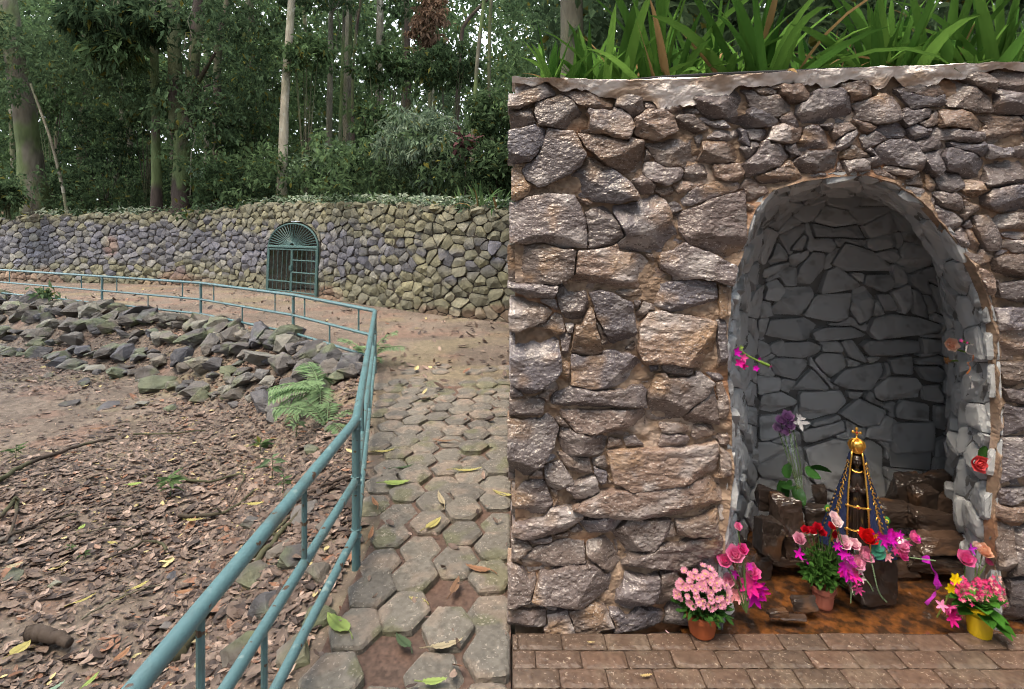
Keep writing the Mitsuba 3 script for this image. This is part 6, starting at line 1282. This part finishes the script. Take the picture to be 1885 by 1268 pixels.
sprig('tiny magenta blossoms on the right jamb above the white ribbon loop', [(1770, 628), (1785, 632), (1806, 636)], 2.42, None, [(1769, 627, .009, PK, 5), (1780, 631, .007, PK, 5), (1805, 634, .016, MG, 5)])
ribbon('white ribbon loop on the right jamb', [(1807, 641), (1792, 634), (1780, 636), (1778, 647), (1788, 652), (1808, 653)], 2.38, .012, (.70, .66, .66)); ribbon('orange ribbon tail on the right jamb', [(1792, 654), (1790, 664), (1781, 668), (1786, 676), (1779, 688)], 2.38, .009, (.70, .24, .08)); ribbon('short white ribbon tail on the right jamb', [(1786, 692), (1789, 704), (1791, 715)], 2.38, .016, (.72, .70, .70))
sprig('coral red rose with one dark leaf on the right jamb', [(1800, 850), (1812, 856), (1826, 866)], 2.32, None, []); q = W(1800, 852, 2.29); m, cc = rose(q, (-.2, -1, .1), .031, (.60, .05, .06), rng, (.72, .12, .13)); part('flower_sprig_005', 'flower', m, 'petal_colour', smooth=True, color=cc)
v, f = petal(.055, .04, .1, 6); m = xf((v, f), dirM((-.1, -1, .2), W(1803, 842, 2.30), 60)); part('flower_sprig_005', 'leaf', m, 'petal_colour', smooth=True, color=vc(m, (.03, .08, .02)))
# ---- plants on the wall top, cable, small litter on the bricks
rng = np.random.default_rng(91); k = 0
LOC = ['at the left end of the wall top', 'second from the left on the wall top', 'third from the left on the wall top', 'fourth from the left on the wall top', 'above the left shoulder of the niche', 'above the crown of the niche', 'above the right shoulder of the niche', 'third from the right on the wall top', 'second from the right on the wall top', 'at the right end of the wall top']
for i_, (px, Y, n, L) in enumerate(((1012, 2.72, 26, .5), (1075, 2.85, 26, .55), (1130, 2.74, 26, .6), (1215, 2.70, 34, .75), (1310, 2.92, 30, .7), (1400, 2.70, 36, .8), (1490, 2.9, 26, .6), (1620, 2.74, 36, .8), (1730, 2.80, 36, .8), (1835, 2.72, 36, .8))):
    strap_plant(np.array([(px - 942.5) / 1000 * Y, Y, 2.12]), n + 14, L, .046, 'bright green strap-leaved plant ' + LOC[i_], rng, (.035, .095, .018), (.115, .225, .045))
for i_ in range(14):
    Y = rng.uniform(3.1, 4.6); strap_plant(np.array([rng.uniform(0.75, Y), Y, 2.12]), 34, .8, .046, 'strap-leaved plant standing in the second row behind those along the wall top', rng, (.03, .085, .018), (.09, .19, .04), group='strap-leaved plants of the second row', seg=7)
key = thing('cable', 'thin black cable lying along the top edge of the wall', 'cable'); p = catmull([(0.45, D0 + .02, top_z(.45) + .012), (.62, D0 - .005, top_z(.62) + .02), (.9, D0 - .01, top_z(.9) + .022), (1.2, D0 - .01, top_z(1.2) + .016), (1.42, D0, top_z(1.42) + .012), (1.8, D0 + .02, top_z(1.8) + .008)], 40); m = tube(p, .006, 8); add(key, m, 'matte_colour', smooth=True, color=vc(m, (.015, .016, .018)))
for px, py, L, yaw, col, lab in ((1190, 1243, .045, 10, (.55, .42, .2), 'tiny straw-coloured leaf on the bricks'), (1088, 1182, .03, 0, (.5, .4, .2), 'tiny yellow leaf at the wall foot'), (1228, 1163, .022, 120, (.6, .4, .45), 'fallen pink petal at the wall foot')):
    big_leaf(G(px, py, 0.012), L, L * .25, yaw, col, lab, stalk=False)
